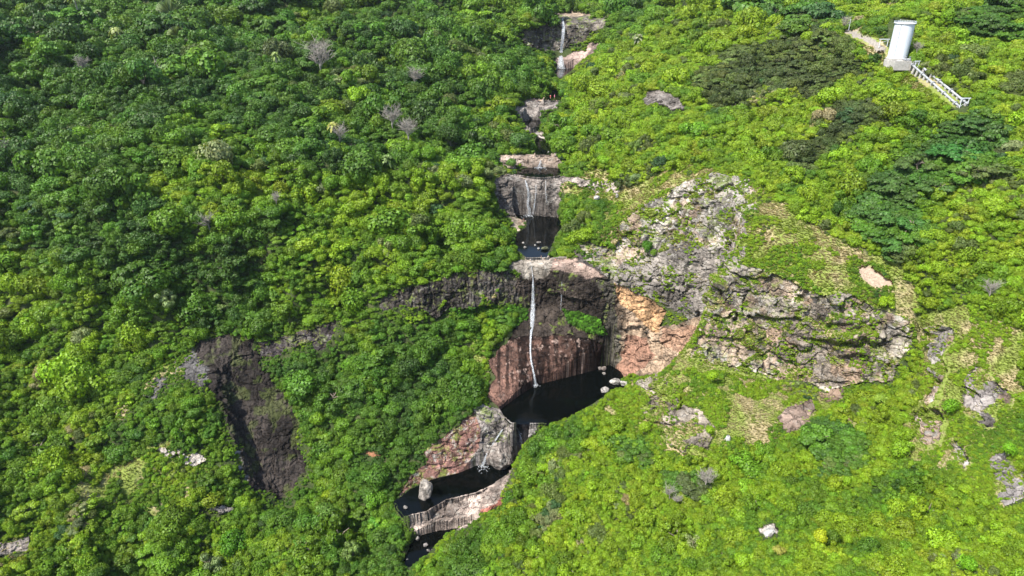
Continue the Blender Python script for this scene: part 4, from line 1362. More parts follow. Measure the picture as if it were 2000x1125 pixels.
LAND = [('the top fall', 1100, 80), ('the bathing ledge', 1050, 210), ('the fifth pool', 1060, 285), ('the double fall', 1035, 385), ('the third pool', 1045, 465), ('the waterfall lip', 1060, 515),
        ('the long dark cliff band', 900, 570), ('the black pool', 1080, 780), ('the red dome', 975, 720), ('the orange cliff', 1260, 620), ('the grey upper cliff', 1330, 440), ('the wide layered cliff', 1600, 660),
        ('the bare soil patch', 1710, 540), ('the white tank', 1757, 80), ('the pipes', 1840, 185), ('the dark grove', 1800, 370), ('the small rock face', 1297, 195), ('the rock ribs', 1835, 720), ('the broken buttress', 1930, 780),
        ('the upright white rock', 1420, 850), ('the lone white rock', 1502, 1040), ('the yellow bush', 1601, 1058), ('the boulder wall', 930, 860), ('the pale slab', 900, 1000), ('the lowest pool', 830, 1060),
        ('the side gully', 500, 800), ('the gully head', 420, 660), ('the pale gully tree', 325, 592), ('the lower left outcrop', 365, 890), ('the bottom left outcrop', 30, 1070), ('the bottom left pale tree', 412, 1105),
        ('the round light tree', 632, 1010), ('the bleached crowns', 785, 265), ('the ghost white shrub', 411, 440), ('the white shrub', 231, 530), ('the traveller palms', 628, 115), ('the tall palm', 158, 20),
        ('the bare left tree', 300, 150), ('the left edge dead tree', 6, 315), ('the slender palm', 543, 118), ('the yellowish palm', 655, 258), ('the right edge dead tree', 1928, 580), ('the right edge rocks', 1965, 940),
        ('the olive patch', 1500, 130), ('the bald brown patch', 1570, 815), ('the bleached bushes', 1312, 965)]


def where_words(x, y):
    d = [math.hypot(x - a, y - b) for _, a, b in LAND]
    j = int(np.argmin(d)); nm, a, b = LAND[j]
    dx, dy = x - a, y - b
    if abs(dx) > abs(dy): r = 'right of' if dx > 0 else 'left of'
    else: r = 'below' if dy > 0 else 'above'
    return ('just ' if d[j] < 60 else 'far ' if d[j] > 170 else '') + r + ' ' + nm


ORD = ['leftmost', 'second-from-left', 'third-from-left', 'fourth-from-left', 'fifth-from-left', 'sixth-from-left', 'seventh-from-left', 'eighth-from-left', 'ninth-from-left', 'tenth-from-left', 'eleventh-from-left', 'twelfth-from-left']


def name_all(ids, noun):
    by = {}
    for i in ids:
        sz = 'large' if rpx[i] > 26 else 'small' if rpx[i] < 15 else 'mid-sized'
        by.setdefault((sz, CNAME[ci_[i]], where_words(cx_[i], cy_[i])), []).append(i)
    out = {}
    pl = 'bushes' if noun == 'bush' else 'trees'
    for (sz, c, w_), l_ in by.items():
        l_.sort(key=lambda i: cx_[i])
        tiers = ['']
        if len(l_) > 12:
            l_.sort(key=lambda i: cy_[i]); nt_ = -(-len(l_) // 12); m_ = -(-len(l_) // nt_)
            for t_ in range(nt_):
                row = sorted(l_[t_ * m_:(t_ + 1) * m_], key=lambda i: cx_[i])
                for q, i in enumerate(row):
                    out[i] = '%s in %s tier of %s %s %s %s' % (ORD[q], ['top', 'second', 'third', 'fourth', 'fifth', 'sixth', 'seventh'][t_], sz, c, pl, w_)
            continue
        for q, i in enumerate(l_):
            if len(l_) == 1: lb = '%s %s %s %s' % (sz, c, noun, w_)
            elif len(l_) == 2: lb = '%s of two %s %s %s %s' % (['leftmost', 'rightmost'][q], sz, c, pl, w_)
            else: lb = '%s among %s %s %s %s' % (ORD[q] if q < 12 else 'farther right', sz, c, pl, w_)
            out[i] = lb
    return out


def make_plant(name, noun, i, cat):
    o = empty(name, base[i], 0)
    o.rotation_euler = rot[i]
    o.scale = inst[i]
    cr = link(bpy.data.objects.new('crown', CROWNS[k_[i]]), o)
    cr['tint'] = [float(v) for v in c_[i]]
    link(bpy.data.objects.new('trunk', trunk_mesh(0, int(k_[i]) % 3)), o)
    w_ = where_words(cx_[i], cy_[i])
    tag(o, PLABEL[i], cat, ('bushes ' if noun == 'bush' else 'trees ') + w_)
    return o


PLABEL = {**name_all(trees, 'tree'), **name_all(bushes, 'bush')}
for i in trees: make_plant('broadleaf_tree', 'tree', i, 'tree')
for i in bushes: make_plant('bush', 'bush', i, 'bush')
rst = ~own
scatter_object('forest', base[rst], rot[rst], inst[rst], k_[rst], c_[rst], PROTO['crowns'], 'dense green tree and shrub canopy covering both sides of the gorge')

# grass tufts on scrub, ledges and mossy shelves
wt = np.where(vis & (fkind == 1) & (fpx > -50) & (fpx < 2050), area / FR ** 2, 0) + np.where(vis & (fkind == 2) & soft, area * np.maximum(nz - .3, 0) * .35 / FR ** 2, 0)
P, f = sample(wt, 60000)
k = thin(P, np.full(len(P), .55) * (P[:, 1] / 280))
P = P[k]; f = f[k]
gx, gy = project(P)
kk = (clearance(gx, gy) > 1) | (was_rock[TF[f]].sum(1) >= 2) & (fkind[f] == 1) | (fkind[f] == 2) & (fbm(P / 5, 2, 331) > 0)
P = P[kk]
t = sstep(-.35, .35, fbm(P / 8, 3, 321))[:, None]
tc = np.array((.185, .235, .04)) * t + np.array((.29, .25, .125)) * (1 - t)
tc = tc * np.exp(rng.normal(0, .2, len(P)))[:, None]
gs = rng.uniform(.5, 1.1, len(P)) * (P[:, 1] / 300)
scatter_object('grass', P + ABS, np.c_[np.zeros(len(P)), np.zeros(len(P)), rng.uniform(0, 6.28, len(P))], np.c_[gs, gs, gs * .8], rng.integers(0, 4, len(P)), tc, PROTO['tufts'], 'yellow green and straw coloured grass on the open ground')
print('grass', len(P), 'plants', len(P_))
# ------------------------------------------------------------------ THINGS
from mathutils.bvhtree import BVHTree
bare = (isrock | soil_f | (fkind == 1)) & (fpx > 560) & (fpx < 2050) & (fpy > -30) & (fpy < 1180)
bu_ = np.unique(TF[bare]); rm_ = -np.ones(len(TV), np.int64); rm_[bu_] = np.arange(len(bu_))
BVH = BVHTree.FromPolygons(TV[bu_].tolist(), rm_[TF[bare]].tolist(), all_triangles=True)


def hit(px, py, pull=0.0, Y=None):
    """where the surveyed sight line meets bare ground"""
    d = Vector(ray(px, py)).normalized()
    r = BVH.ray_cast(Vector((0, 0, 0)), d)
    p = r[0] if r[0] is not None and (Y is None or abs(r[0].y - Y) < 60) else Vector(W(px, py, Y=Y or 300))
    return p - d * pull


def up_(p): return Vector(p) + Vector((0, 0, CAMZ))


def ground_at(px, py, Yguess=None):
    """nearest terrain vertex along a sight line"""
    d = np.hypot(TPX - px, TPY - py)
    k = np.argsort(d)[:14]
    k = k[d[k] < d[k[0]] + 6]
    j = k[np.argmin(TV[k, 1])] if Yguess is None else k[np.argmin(np.abs(TV[k, 1] - Yguess))]
    t = TV[j, 1]
    return Vector(W(px, py, Y=float(t)))


# ---- waterfalls
def waterfall(path, label, strands=26, base_foam=True, wig=.10, rad=(.04, .10), Y0=None, pull=.7):
    pts, lastY = [], None
    for px, py, w_ in path:
        p = hit(px, py, 0, lastY or Y0)
        if lastY is not None and p.y > lastY: p = Vector(W(px, py, Y=lastY))
        lastY = p.y
        d = Vector(ray(px, py)).normalized()
        pts.append((p - d * pull, w_))
    o = empty('waterfall', up_(pts[-1][0]))
    org = pts[-1][0]
    m = MB()
    n = len(pts)
    for s_ in range(strands):
        g = random.gauss(0, .38)
        a = random.uniform(0, .75) if s_ > strands * .45 else 0
        b = 1 if random.random() < .75 else random.uniform(.5, 1)
        line, rads = [], []
        K = max(6, n * 3)
        ph = random.uniform(0, 6)
        r0 = random.uniform(*rad)
        for k in range(K + 1):
            t = a + (b - a) * k / K
            q = t * (n - 1); i = min(int(q), n - 2); f = q - i
            pm = [pts[max(0, min(n - 1, i + e))][0] for e in (-1, 0, 1, 2)]
            p = .5 * ((2 * pm[1]) + (pm[2] - pm[0]) * f + (2 * pm[0] - 5 * pm[1] + 4 * pm[2] - pm[3]) * f * f + (3 * pm[1] - pm[0] - 3 * pm[2] + pm[3]) * f ** 3)
            w_ = pts[i][1] * (1 - f) + pts[i + 1][1] * f
            off = g * w_ + wig * w_ * math.sin(ph + k * 1.3) * .5 + random.gauss(0, .04)
            line.append(p - org + Vector((off, -.15 * abs(g) * w_ - random.uniform(0, .25), 0)))
            rads.append(r0 * (1.0 if k not in (0, K) else .3) * (1 + .25 * math.sin(ph * 3 + k * .9)))
        m.tube(line, rads, 5)
    m.build('falling_water', M['falls'], o)
    if base_foam:
        f = MB()
        w_ = pts[-1][1]
        for k in range(60):
            a = random.uniform(0, 6.28); rr_ = abs(random.gauss(0, 1.1)) * w_
            f.box((rr_ * math.cos(a), -abs(rr_ * math.sin(a)) * 1.2, random.uniform(-.1, .35)), (random.uniform(.2, .7), random.uniform(.2, .6), random.uniform(.1, .5)), Euler((random.random() * 3, random.random() * 3, random.random() * 3)).to_matrix())
        f.build('foam', M['falls'], o)
    tag(o, label, 'waterfall')
    return o


waterfall([(1041, 546, .4), (1041, 565, .8), (1041, 590, 1.5), (1040, 615, 1.9), (1039, 635, 1.4), (1037, 652, .7), (1036, 672, .55), (1036, 690, .5), (1038, 708, .5), (1041, 722, .6), (1044, 738, .8), (1046, 751, 1.3)],
          'tall thin main waterfall dropping from the pink lip into the black pool', 80, rad=(.035, .085))
waterfall([(1036, 512, .35), (1039, 528, .35), (1041, 546, .45)], 'narrow chute of water in the cleft above the main waterfall', 6, False)
waterfall([(1097, 548, .5), (1096, 575, 1.0), (1094, 606, 1.4)], 'faint second veil of water right of the main waterfall', 7, False, rad=(.03, .07))
waterfall([(982, 838, .8), (970, 856, .8), (960, 872, .7), (950, 889, 1.2), (943, 909, 1.9)], 'slanting white cascade left of the big rounded boulder', 26)
waterfall([(1009, 838, .5), (1015, 845, .6), (1019, 862, .7), (1020, 884, .8)], 'short curved fall right of the big rounded boulder', 18, False)
waterfall([(1026, 352, .5), (1031, 370, 1.0), (1032, 385, 1.2), (1031, 400, 1.3), (1034, 410, 1.7), (1032, 421, 2.8)], 'white left strand of the double fall above the third pool', 34)
waterfall([(1047, 360, .4), (1046, 385, .5), (1043, 405, .6), (1041, 420, 1.2)], 'thin middle strand of the double fall above the third pool', 14, False)
waterfall([(1066, 352, .4), (1066, 372, .6), (1068, 396, .6)], 'faint right trickle of the double fall above the third pool', 5, False, rad=(.05, .1))
waterfall([(1057, 312, .6), (1055, 319, 1.1), (1053, 327, 2.2)], 'small white cascade over the brown ledge between upper pools', 18)
waterfall([(1099, 36, .9), (1101, 55, 1.6), (1099, 80, 1.5), (1096, 105, 1.6), (1096, 122, 3.0), (1097, 134, 4.5)], 'farthest waterfall falling white from the tan topped cliff', 80, rad=(.09, .2), Y0=752, pull=5.0)

# ---- boulders
def boulder(px, py, wpx, hpx, level=None, label='', col=(.30, .275, .245), lichen=.6, asp=.8, seed=None, tilt=0.0, name='boulder', Y=None):
    """wpx, hpx: apparent size in survey pixels, py: foot of the stone"""
    if Y is not None: foot = Vector(W(px, py, Y=Y))
    elif level is not None: foot = Vector(W(px, py, z=level))
    else: foot = hit(px, py)
    mpp = (foot.y * CP - foot.z * SP) / FPX
    w_ = wpx * mpp; h_ = hpx * mpp
    s_ = seed if seed is not None else random.randint(0, 9999)
    bm = bmesh.new(); bmesh.ops.create_icosphere(bm, subdivisions=4 if wpx > 24 else 3, radius=1.0)
    V = np.array([v.co for v in bm.verts])
    cuts = np.random.default_rng(s_).normal(size=(16, 3)); cuts /= np.linalg.norm(cuts, axis=1, keepdims=True)
    lim = np.random.default_rng(s_ + 1).uniform(.55, .88, 16)
    for c, l_ in zip(cuts, lim):
        t = V @ c
        V = V - np.maximum(t - l_, 0)[:, None] * c * .9
    nn = V / np.linalg.norm(V, axis=1, keepdims=True)
    V = V + nn * (fbm(V * 1.6 + s_ % 97, 3, 5) * .13 + fbm(V * 5 + s_ % 89, 2, 6) * .04)[:, None]
    for v, c in zip(bm.verts, V): v.co = c
    me = bpy.data.meshes.new(name); bm.to_mesh(me); bm.free(); me.materials.append(M['rock'])
    vattr(me, 'rock_colour', np.tile(np.array([col[0] * .75, col[1] * .75, col[2] * .75, lichen]), (len(V), 1)) * np.c_[np.repeat((.85 + .3 * sstep(-.2, .3, fbm(V * 1.3 + s_ % 31, 3, 9)))[:, None], 3, 1), np.ones(len(V))])
    o = link(bpy.data.objects.new(name, me))
    o.scale = (w_ / 2, w_ / 2 * asp, h_ / 2 * 1.05)
    o.rotation_euler = (0, tilt, random.uniform(-.4, .4) if tilt == 0 else 0)
    o.location = up_(foot) + Vector((0, w_ / 2 * asp * .6, h_ / 2 * .58))
    tag(o, label, 'boulder')
    return o


boulder(828, 977, 33, 50, -248, 'tall pale boulder at the left end of the middle pool', (.36, .32, .28), tilt=.15, seed=5)
boulder(977, 921, 58, 74, -248, 'huge rounded grey boulder between the two small falls', (.23, .195, .17), .8, asp=.9, seed=8)
boulder(1028, 838, 30, 26, None, 'brown boulder on the outlet of the black pool', (.17, .13, .115), .3)
boulder(1050, 838, 24, 20, None, 'pale boulder on the outlet of the black pool', (.34, .31, .28))
boulder(1172, 722, 10, 8, -225, 'small dark stone under the right end of the dome', (.16, .14, .13))
boulder(1179, 724, 13, 12, -225, 'brown stone in the black pool beside the dome', (.20, .16, .14))
boulder(1180, 732, 8, 6, -225, 'little pale stone low beside the brown stone', (.3, .27, .25))
boulder(1202, 751, 22, 13, -225, 'flat whitish boulder at the right shore of the black pool', (.42, .40, .37), .8)
boulder(1218, 754, 18, 12, -225, 'whitish boulder under the shore bushes of the black pool', (.40, .38, .35), .8)
boulder(1182, 768, 17, 15, -225, 'round grey boulder standing at the near right shore', (.34, .32, .30), .8)
boulder(1052, 476, 11, 5, -165, 'low flat stone far out in the third pool', (.24, .22, .2))
boulder(1064, 489, 17, 9, -165, 'mossy stone at the right of the third pool', (.16, .17, .09), .2)
boulder(1052, 487, 5, 5, -165, 'small white stone beside the mossy stone', (.42, .4, .37))
boulder(1045, 480, 4, 3, -165, 'tiny white stone in the third pool', (.42, .4, .37))
boulder(1025, 485, 7, 5, -165, 'grey stone at the left shore of the third pool', (.30, .28, .25))
boulder(1022, 476, 6, 4, -165, 'narrow grey stone at the left shore of the third pool', (.30, .28, .25))
boulder(806, 1048, 20, 14, -260, 'pale boulder wedged under the left end of the slab', (.36, .33, .29))
boulder(791, 1052, 26, 16, -260, 'broad whitish boulder under the left end of the slab', (.36, .34, .31), seed=77)
boulder(816, 1057, 9, 12, -260, 'slim grey boulder standing in the lowest pool', (.24, .22, .2))
boulder(831, 1068, 10, 9, -260, 'round grey stone in the lowest pool', (.22, .2, .19))
boulder(836, 1078, 9, 6, -260, 'flat stone near the lower edge of the lowest pool', (.24, .22, .2))
boulder(846, 1076, 8, 5, -260, 'second flat stone near the lower edge of the lowest pool', (.27, .25, .23))
boulder(796, 1101, 16, 12, -262, 'grey boulder in the stream below the lowest pool', (.27, .25, .23))
boulder(797, 1120, 9, 12, -262, 'reddish boulder at the bottom of the stream', (.28, .18, .15))
boulder(787, 1124, 12, 9, -262, 'grey stone at the very bottom of the stream', (.25, .23, .21))
boulder(792, 994, 10, 7, -248, 'small pale stone in the left corner of the middle pool', (.34, .31, .28))
boulder(1034, 260, 17, 13, None, 'smooth grey boulder left of the fifth pool', (.33, .31, .28), .5, Y=560)
boulder(1056, 256, 9, 9, None, 'upright pale boulder at the head of the fifth pool', (.36, .33, .3), .5, Y=565)
boulder(1060, 268, 15, 11, None, 'pale pink boulder at the head of the fifth pool', (.36, .31, .27), .4, Y=548)
boulder(1071, 298, 4, 3, -132, 'tiny white stone in the fifth pool', (.42, .4, .37))
boulder(1087, 306, 14, 11, None, 'rounded boulder on the right end of the brown ledge', (.28, .23, .2), .5)
boulder(1091, 316, 11, 9, None, 'brown boulder low on the right end of the brown ledge', (.26, .2, .17), .5)
boulder(1420, 868, 14, 26, None, 'upright white rock standing in scrub on the near spur', (.46, .46, .44), .9, Y=238)
boulder(1502, 1052, 26, 26, None, 'white rock standing alone among the lower right bushes', (.42, .41, .38), .8, Y=182)
boulder(1753, 1094, 16, 8, None, 'flat grey rock low among bushes near the bottom edge', (.36, .34, .31), .5, Y=158)
boulder(1166, 390, 12, 10, None, 'white rock under the outcrop right of the double fall', (.46, .44, .42), .8, Y=425)
boulder(1205, 386, 7, 12, None, 'slim whitish rock right of the outcrop', (.40, .38, .35), .8, Y=420)
boulder(1085, 30, 22, 6, None, 'flat brown boulder balanced on the tan top of the farthest cliff', (.20, .15, .12), .2, Y=800)
boulder(1086, 176, 9, 5, -113, 'pale boulder between the two uppermost pools', (.38, .35, .31), .4)

# ---- people: tiny bathers on the rocks
SKIN = plain('skin', (.42, .25, .17), .6, .1)
SKIN2 = plain('tanned_skin', (.24, .13, .08), .6, .1)
HAIR = plain('dark_hair', (.03, .02, .015), .7, .1)
CLOTH = {n_: plain(n_ + '_cloth', c, .85, .12) for n_, c in dict(red=(.55, .05, .05), white=(.75, .75, .72), blue=(.05, .12, .35), black=(.02, .02, .02), yellow=(.6, .45, .05), pink=(.65, .2, .3)).items()}


def skin_mesh(name, verts, edges, radii, mat, sub=1):
    me = bpy.data.meshes.new(name + '_frame')
    me.from_pydata(verts, edges, [])
    o = bpy.data.objects.new(name + '_frame', me)
    COL.objects.link(o)
    m = o.modifiers.new('skin', 'SKIN'); m.use_smooth_shade = True
    o.modifiers.new('sub', 'SUBSURF').levels = sub
    for v, r in zip(me.skin_vertices[0].data, radii):
        v.radius = (r, r)
    me.skin_vertices[0].data[0].use_root = True
    dg = bpy.context.evaluated_depsgraph_get()
    out = bpy.data.meshes.new_from_object(o.evaluated_get(dg))
    out.name = name
    bpy.data.objects.remove(o)
    out.materials.clear(); out.materials.append(mat)
    return out


POSES = {
    'standing': dict(hip=(0, 0, .92), chest=(0, .02, 1.32), neck=(0, .02, 1.47), head=(0, .0, 1.63),
                     kn=[(.11, -.02, .49), (-.11, .02, .49)], ft=[(.12, 0, .06), (-.12, .04, .06)], el=[(.30, .03, 1.14), (-.30, 0, 1.14)], ha=[(.33, -.06, .86), (-.32, -.12, .90)]),
    'arms up': dict(hip=(0, 0, .92), chest=(0, .02, 1.32), neck=(0, .02, 1.47), head=(0, .0, 1.63),
                    kn=[(.16, -.02, .49), (-.14, .02, .49)], ft=[(.22, 0, .06), (-.18, .04, .06)], el=[(.42, .0, 1.52), (-.34, 0, 1.15)], ha=[(.46, -.02, 1.80), (-.36, -.22, 1.05)]),
    'sitting': dict(hip=(0, 0, .14), chest=(0, .06, .52), neck=(0, .04, .67), head=(0, .0, .83),
                    kn=[(.14, -.38, .42), (-.16, -.36, .40)], ft=[(.15, -.55, .06), (-.18, -.62, .06)], el=[(.28, .02, .38), (-.27, -.12, .38)], ha=[(.26, .16, .14), (-.18, -.34, .44)]),
    'lying': dict(hip=(0, 0, .13), chest=(0, .40, .16), neck=(0, .56, .18), head=(0, .72, .22),
                  kn=[(.12, -.42, .20), (-.12, -.42, .11)], ft=[(.14, -.84, .07), (-.14, -.86, .07)], el=[(.30, .30, .10), (-.30, .34, .10)], ha=[(.30, .03, .10), (-.26, .10, .10)]),
}
BODY = {}


def body_mesh(pose, mat):
    key = (pose, mat.name)
    if key in BODY: return BODY[key]
    q = POSES[pose]
    V = [q['hip'], q['chest'], q['neck'], q['head']]; E = [(0, 1), (1, 2), (2, 3)]; Rr = [.14, .15, .055, .10]
    H = Vector(q['head']); Nk = Vector(q['neck'])
    V.append(tuple(H + (H - Nk).normalized() * .09)); E.append((3, 4)); Rr.append(.085)
    for s_, kn, ft in zip((1, -1), q['kn'], q['ft']):
        b = len(V)
        hp = Vector(q['hip']) + Vector((.10 * s_, 0, -.04))
        V += [tuple(hp), kn, ft, (ft[0], ft[1] - .13, ft[2] - .02)]; E += [(0, b), (b, b + 1), (b + 1, b + 2), (b + 2, b + 3)]; Rr += [.10, .065, .042, .035]
    for s_, el, ha in zip((1, -1), q['el'], q['ha']):
        b = len(V)
        shd = Vector(q['chest']) + Vector((.19 * s_, 0, .04))
        V += [tuple(shd), el, ha]; E += [(1, b), (b, b + 1), (b + 1, b + 2)]; Rr += [.062, .042, .035]
    BODY[key] = skin_mesh('body', V, E, Rr, mat)
    return BODY[key]


def person(px, py, pose, cloth, label, rz=0.0, top=False, skin=None, Y=None):
    p = hit(px, py) if Y is None else Vector(W(px, py, Y=Y))
    o = empty('person', up_(p), rz)
    link(bpy.data.objects.new('body', body_mesh(pose, skin or SKIN)), o)
    q = POSES[pose]
    h = MB(); H = Vector(q['head']); Nk = Vector(q['neck']); d = (H - Nk).normalized()
    bmesh.ops.create_uvsphere(h.bm, u_segments=10, v_segments=8, radius=.125, matrix=Matrix.Translation(H + d * .06 + Vector((0, .03, 0))))
    h.build('hair', HAIR, o, True)
    c = MB(); hp = Vector(q['hip']); ch = Vector(q['chest'])
    c.tube([hp + Vector((0, 0, -.1)), hp, hp.lerp(ch, .22)], [.17, .185, .165], 10)
    for s_, kn in zip((1, -1), q['kn']):
        a = hp + Vector((.10 * s_, 0, -.04)); c.tube([a, a.lerp(Vector(kn), .45)], [.125, .10], 8)
    c.build('shorts' if not top else 'swimsuit', CLOTH[cloth], o, True)
    if top:
        c = MB(); c.tube([hp.lerp(ch, .2), ch, ch.lerp(Nk, .55)], [.17, .185, .11], 10); c.build('shirt', CLOTH[cloth], o, True)
    tag(o, label, 'person')


person(1036, 510, 'standing', 'white', 'person in white shirt standing left on the waterfall lip', .3, True)
person(1057, 504, 'standing', 'black', 'person in black shorts standing beside the pool outlet', 2.0)
person(1062, 507, 'sitting', 'blue', 'person in blue sitting just behind the waterfall lip', 1.0)
person(1085, 508, 'sitting', 'red', 'person in red sitting by the driftwood', -1, True)
person(1092, 509, 'sitting', 'red', 'person in red shorts sitting in front of the driftwood', .5, False, SKIN2)
person(1099, 510, 'sitting', 'black', 'person in black sitting right of the driftwood', .8, True)
person(1110, 506, 'lying', 'yellow', 'person in yellow shorts lying on the pink rock', 1.2)
person(1122, 522, 'standing', 'white', 'person in white standing on the flat pink rock', .2, True)
person(1152, 527, 'standing', 'white', 'rightmost person standing alone on the flat pink rock', -.3, True)
person(1013, 434, 'sitting', 'white', 'person sitting at the left of the gravel bar', .3)
person(1018, 433, 'sitting', 'pink', 'person in pink sitting on the gravel bar', -.6, True)
person(1023, 431, 'standing', 'red', 'person standing at the tip of the gravel bar', .5)
person(1031, 509, 'lying', 'white', 'person lying pale on the left of the waterfall lip', .9)
cl = ['white', 'red', 'blue', 'pink', 'white', 'yellow', 'black', 'white', 'red', 'white', 'pink', 'white', 'black', 'white']
sp = [(1036, 193), (1040, 197), (1044, 195), (1049, 198), (1053, 196), (1060, 194), (1067, 197), (1071, 196), (1075, 193), (1079, 196), (1083, 192), (1087, 197), (1091, 195), (1064, 198)]
wd = ['leftmost', 'second from left', 'third from left', 'fourth from left', 'fifth from left', 'sixth from left', 'eighth from left', 'ninth from left', 'tenth from left', 'eleventh from left', 'twelfth from left', 'next to rightmost', 'rightmost', 'seventh from left']
order_ = sorted(range(len(sp)), key=lambda i: sp[i][0])
for i, (x, y) in enumerate(sp):
    pose = ['standing', 'sitting', 'arms up', 'sitting'][i % 4]
    person(x, y, pose, cl[i], 'bather in %s, %s in the crowd on the bathing ledge' % (cl[i], wd[i]), i * 1.1, i % 2 == 0, SKIN2 if i % 3 == 0 else None)

# ---- driftwood jam on the lip
for k, (px, py, a, ln) in enumerate([(1090, 505, .1, 9), (1098, 507, .35, 8), (1106, 504, -.15, 10), (1083, 508, .5, 6)]):
    p = hit(px, py)
    d = MB()
    L_ = ln
    d.tube([(-L_ / 2, 0, .2), (-L_ * .15, .25, .45), (L_ * .2, -.1, .5), (L_ / 2, .3, .35)], [.30, .26, .2, .08], 7)
    d.tube([(0, .1, .45), (L_ * .12, .9, .9), (L_ * .3, 1.6, 1.0)], [.14, .1, .04], 6)
    d.tube([(-L_ * .2, .1, .4), (-L_ * .1, -.8, .8)], [.12, .04], 6)
    o = d.build('driftwood', M['pale_bark'] if k % 2 == 0 else M['bark'], None, True)
    o.location = up_(p); o.rotation_euler = (0, 0, a)
    tag(o, ['bleached log lying across the pool outlet', 'dark log in the driftwood right of the outlet', 'long bleached trunk at the right of the driftwood', 'short dark log at the left of the driftwood'][k], 'driftwood')

# ---- surge tank and penstocks on the upper right slope
WHITE = plain('white_painted_steel', (.50, .53, .57), .45, .06, .35)
PIPE = plain('weathered_grey_pipe_paint', (.24, .25, .26), .55, .45, .6)
CONC = plain('weathered_concrete', (.30, .285, .26), .9, .25, .8, bump=.1)
STEEL = plain('grey_galvanised_steel', (.26, .27, .28), .5, .2, 1.0, metal=.2)
tz = -.124 * 440
base_c = Vector(W(1752, 113, Y=440)); base_c.z = min(base_c.z, -54.2)
tk = empty('surge_tank', up_(base_c))
Rk, Hk = 5.5, 20.0
b = MB()
prof = [(Rk, Hk * k / 9) for k in range(10)]
b.lathe(prof, 56)
b.build('shell', WHITE, tk, True)
b = MB(); b.lathe([(0, Hk - .4), (Rk - .3, Hk - .5), (Rk - .2, Hk + .15), (Rk + .3, Hk + .15), (Rk + .3, Hk - .25), (Rk, Hk - .3)], 56); b.build('rim', WHITE, tk, True)
b = MB()
for k in range(28):
    a = k * 6.28318 / 28
    b.cyl(((Rk + .5) * math.cos(a), (Rk + .5) * math.sin(a), Hk), ((Rk + .5) * math.cos(a), (Rk + .5) * math.sin(a), Hk + 1.15), .05, n=6)
for zz in (.6, 1.15):
    b.lathe([(Rk + .46, Hk + zz - .05), (Rk + .54, Hk + zz - .05), (Rk + .54, Hk + zz + .05), (Rk + .46, Hk + zz + .05), (Rk + .46, Hk + zz - .05)], 56)
b.build('railing', WHITE, tk)
b = MB(); b.lathe([(Rk + .02, Hk - .1), (Rk + .6, Hk - .1), (Rk + .6, Hk), (Rk + .02, Hk)], 56); b.build('walkway', STEEL, tk)
b = MB()
for sx in (-.3, .3): b.cyl((-Rk * .75 + sx, -Rk * .72, 0), (-Rk * .75 + sx, -Rk * .72, Hk + 1), .06, n=6)
for k in range(56): b.cyl((-Rk * .75 - .3, -Rk * .72, .4 * k + .3), (-Rk * .75 + .3, -Rk * .72, .4 * k + .3), .03, n=5)
b.build('ladder', STEEL, tk)
b = MB(); b.lathe([(0, .02), (Rk + .8, .02), (Rk + .8, -1.2), (Rk + 1.3, -1.3), (Rk + 1.3, -9)], 40); b.build('plinth', CONC, tk)
b = MB(); b.cyl((-2.6, 1.5, Hk), (-2.6, 1.5, Hk + 1.8), .22); b.cyl((-2.6, 1.5, Hk + 1.8), (-2.2, 1.5, Hk + 1.9), .22); b.build('vent', STEEL, tk)
tag(tk, 'tall white cylindrical surge tank on the upper right slope', 'tank')

plat = MB()
pc = base_c + Vector((1.0, -9.5, -3.0))
plat.box((0, 0, 0), (17, 7, 5)); plat.box((0, -3.3, 2.65), (17, .3, .3)); plat.box((-7.4, .4, 3.0), (1.8, 2.4, 1.2)); plat.box((3.0, .5, 2.9), (2.4, 1.8, .9))
o = plat.build('valve_platform', CONC); o.location = up_(pc); tag(o, 'pale concrete platform at the foot of the white tank', 'platform')
vp = empty('valve_group', up_(pc + Vector((1.5, -.6, 2.5))))
b = MB()
for sx in (-2.6, 0, 2.6): b.cyl((sx, -1, .8), (sx, 2.5, .8), .55, n=14)
b.build('pipe_stub', STEEL, vp)
b = MB()
for sx in (-2.6, 0, 2.6):
    b.cyl((sx, .2, .8), (sx, .2, 2.3), .28, n=10); b.cyl((sx, .2, 2.3), (sx, .2, 2.45), .65, n=14); b.cyl((sx, -.4, .8), (sx, -.15, .8), .85, n=14)
b.build('valve', STEEL, vp)
tag(vp, 'grey valves and pipe stubs on the concrete platform', 'valves')


def penstock(a, b_, off, label, n=15):
    A, B = ground_at(*a), ground_at(*b_)
    A.z += .8; B.z += .8
    need = 0
    for k in range(1, 20):
        p = A.lerp(B, k / 20)
        j = np.argmin(np.hypot(TV[:, 0] - p.x, TV[:, 1] - p.y))
        need = max(need, TV[j, 2] + .9 - p.z)
    print('pipe lift', need)
    A.z += need; B.z += need
    d = (B - A); side = Vector((d.y, -d.x, 0)).normalized() * off
    A += side; B += side
    o = empty('penstock', up_(A)); L_ = d
    pm = MB(); pm.cyl((0, 0, 0), L_, .6, n=18); pm.build('pipe', PIPE, o, True)
    for k in range(n):
        t = (k + .5) / n
        c = L_ * t
        s_ = MB(); s_.box(c + Vector((0, 0, -2.6)), (1.7, .8, 4.4), L_.to_track_quat('X', 'Z').to_matrix()); s_.build('saddle', CONC, o)
        if k % 3 == 1:
            s_ = MB(); u = L_.normalized(); s_.cyl(c + u * 1.6, c + u * 2.1, 1.22, n=18); s_.build('collar', STEEL, o)
    tag(o, label, 'pipe')
    return A, B


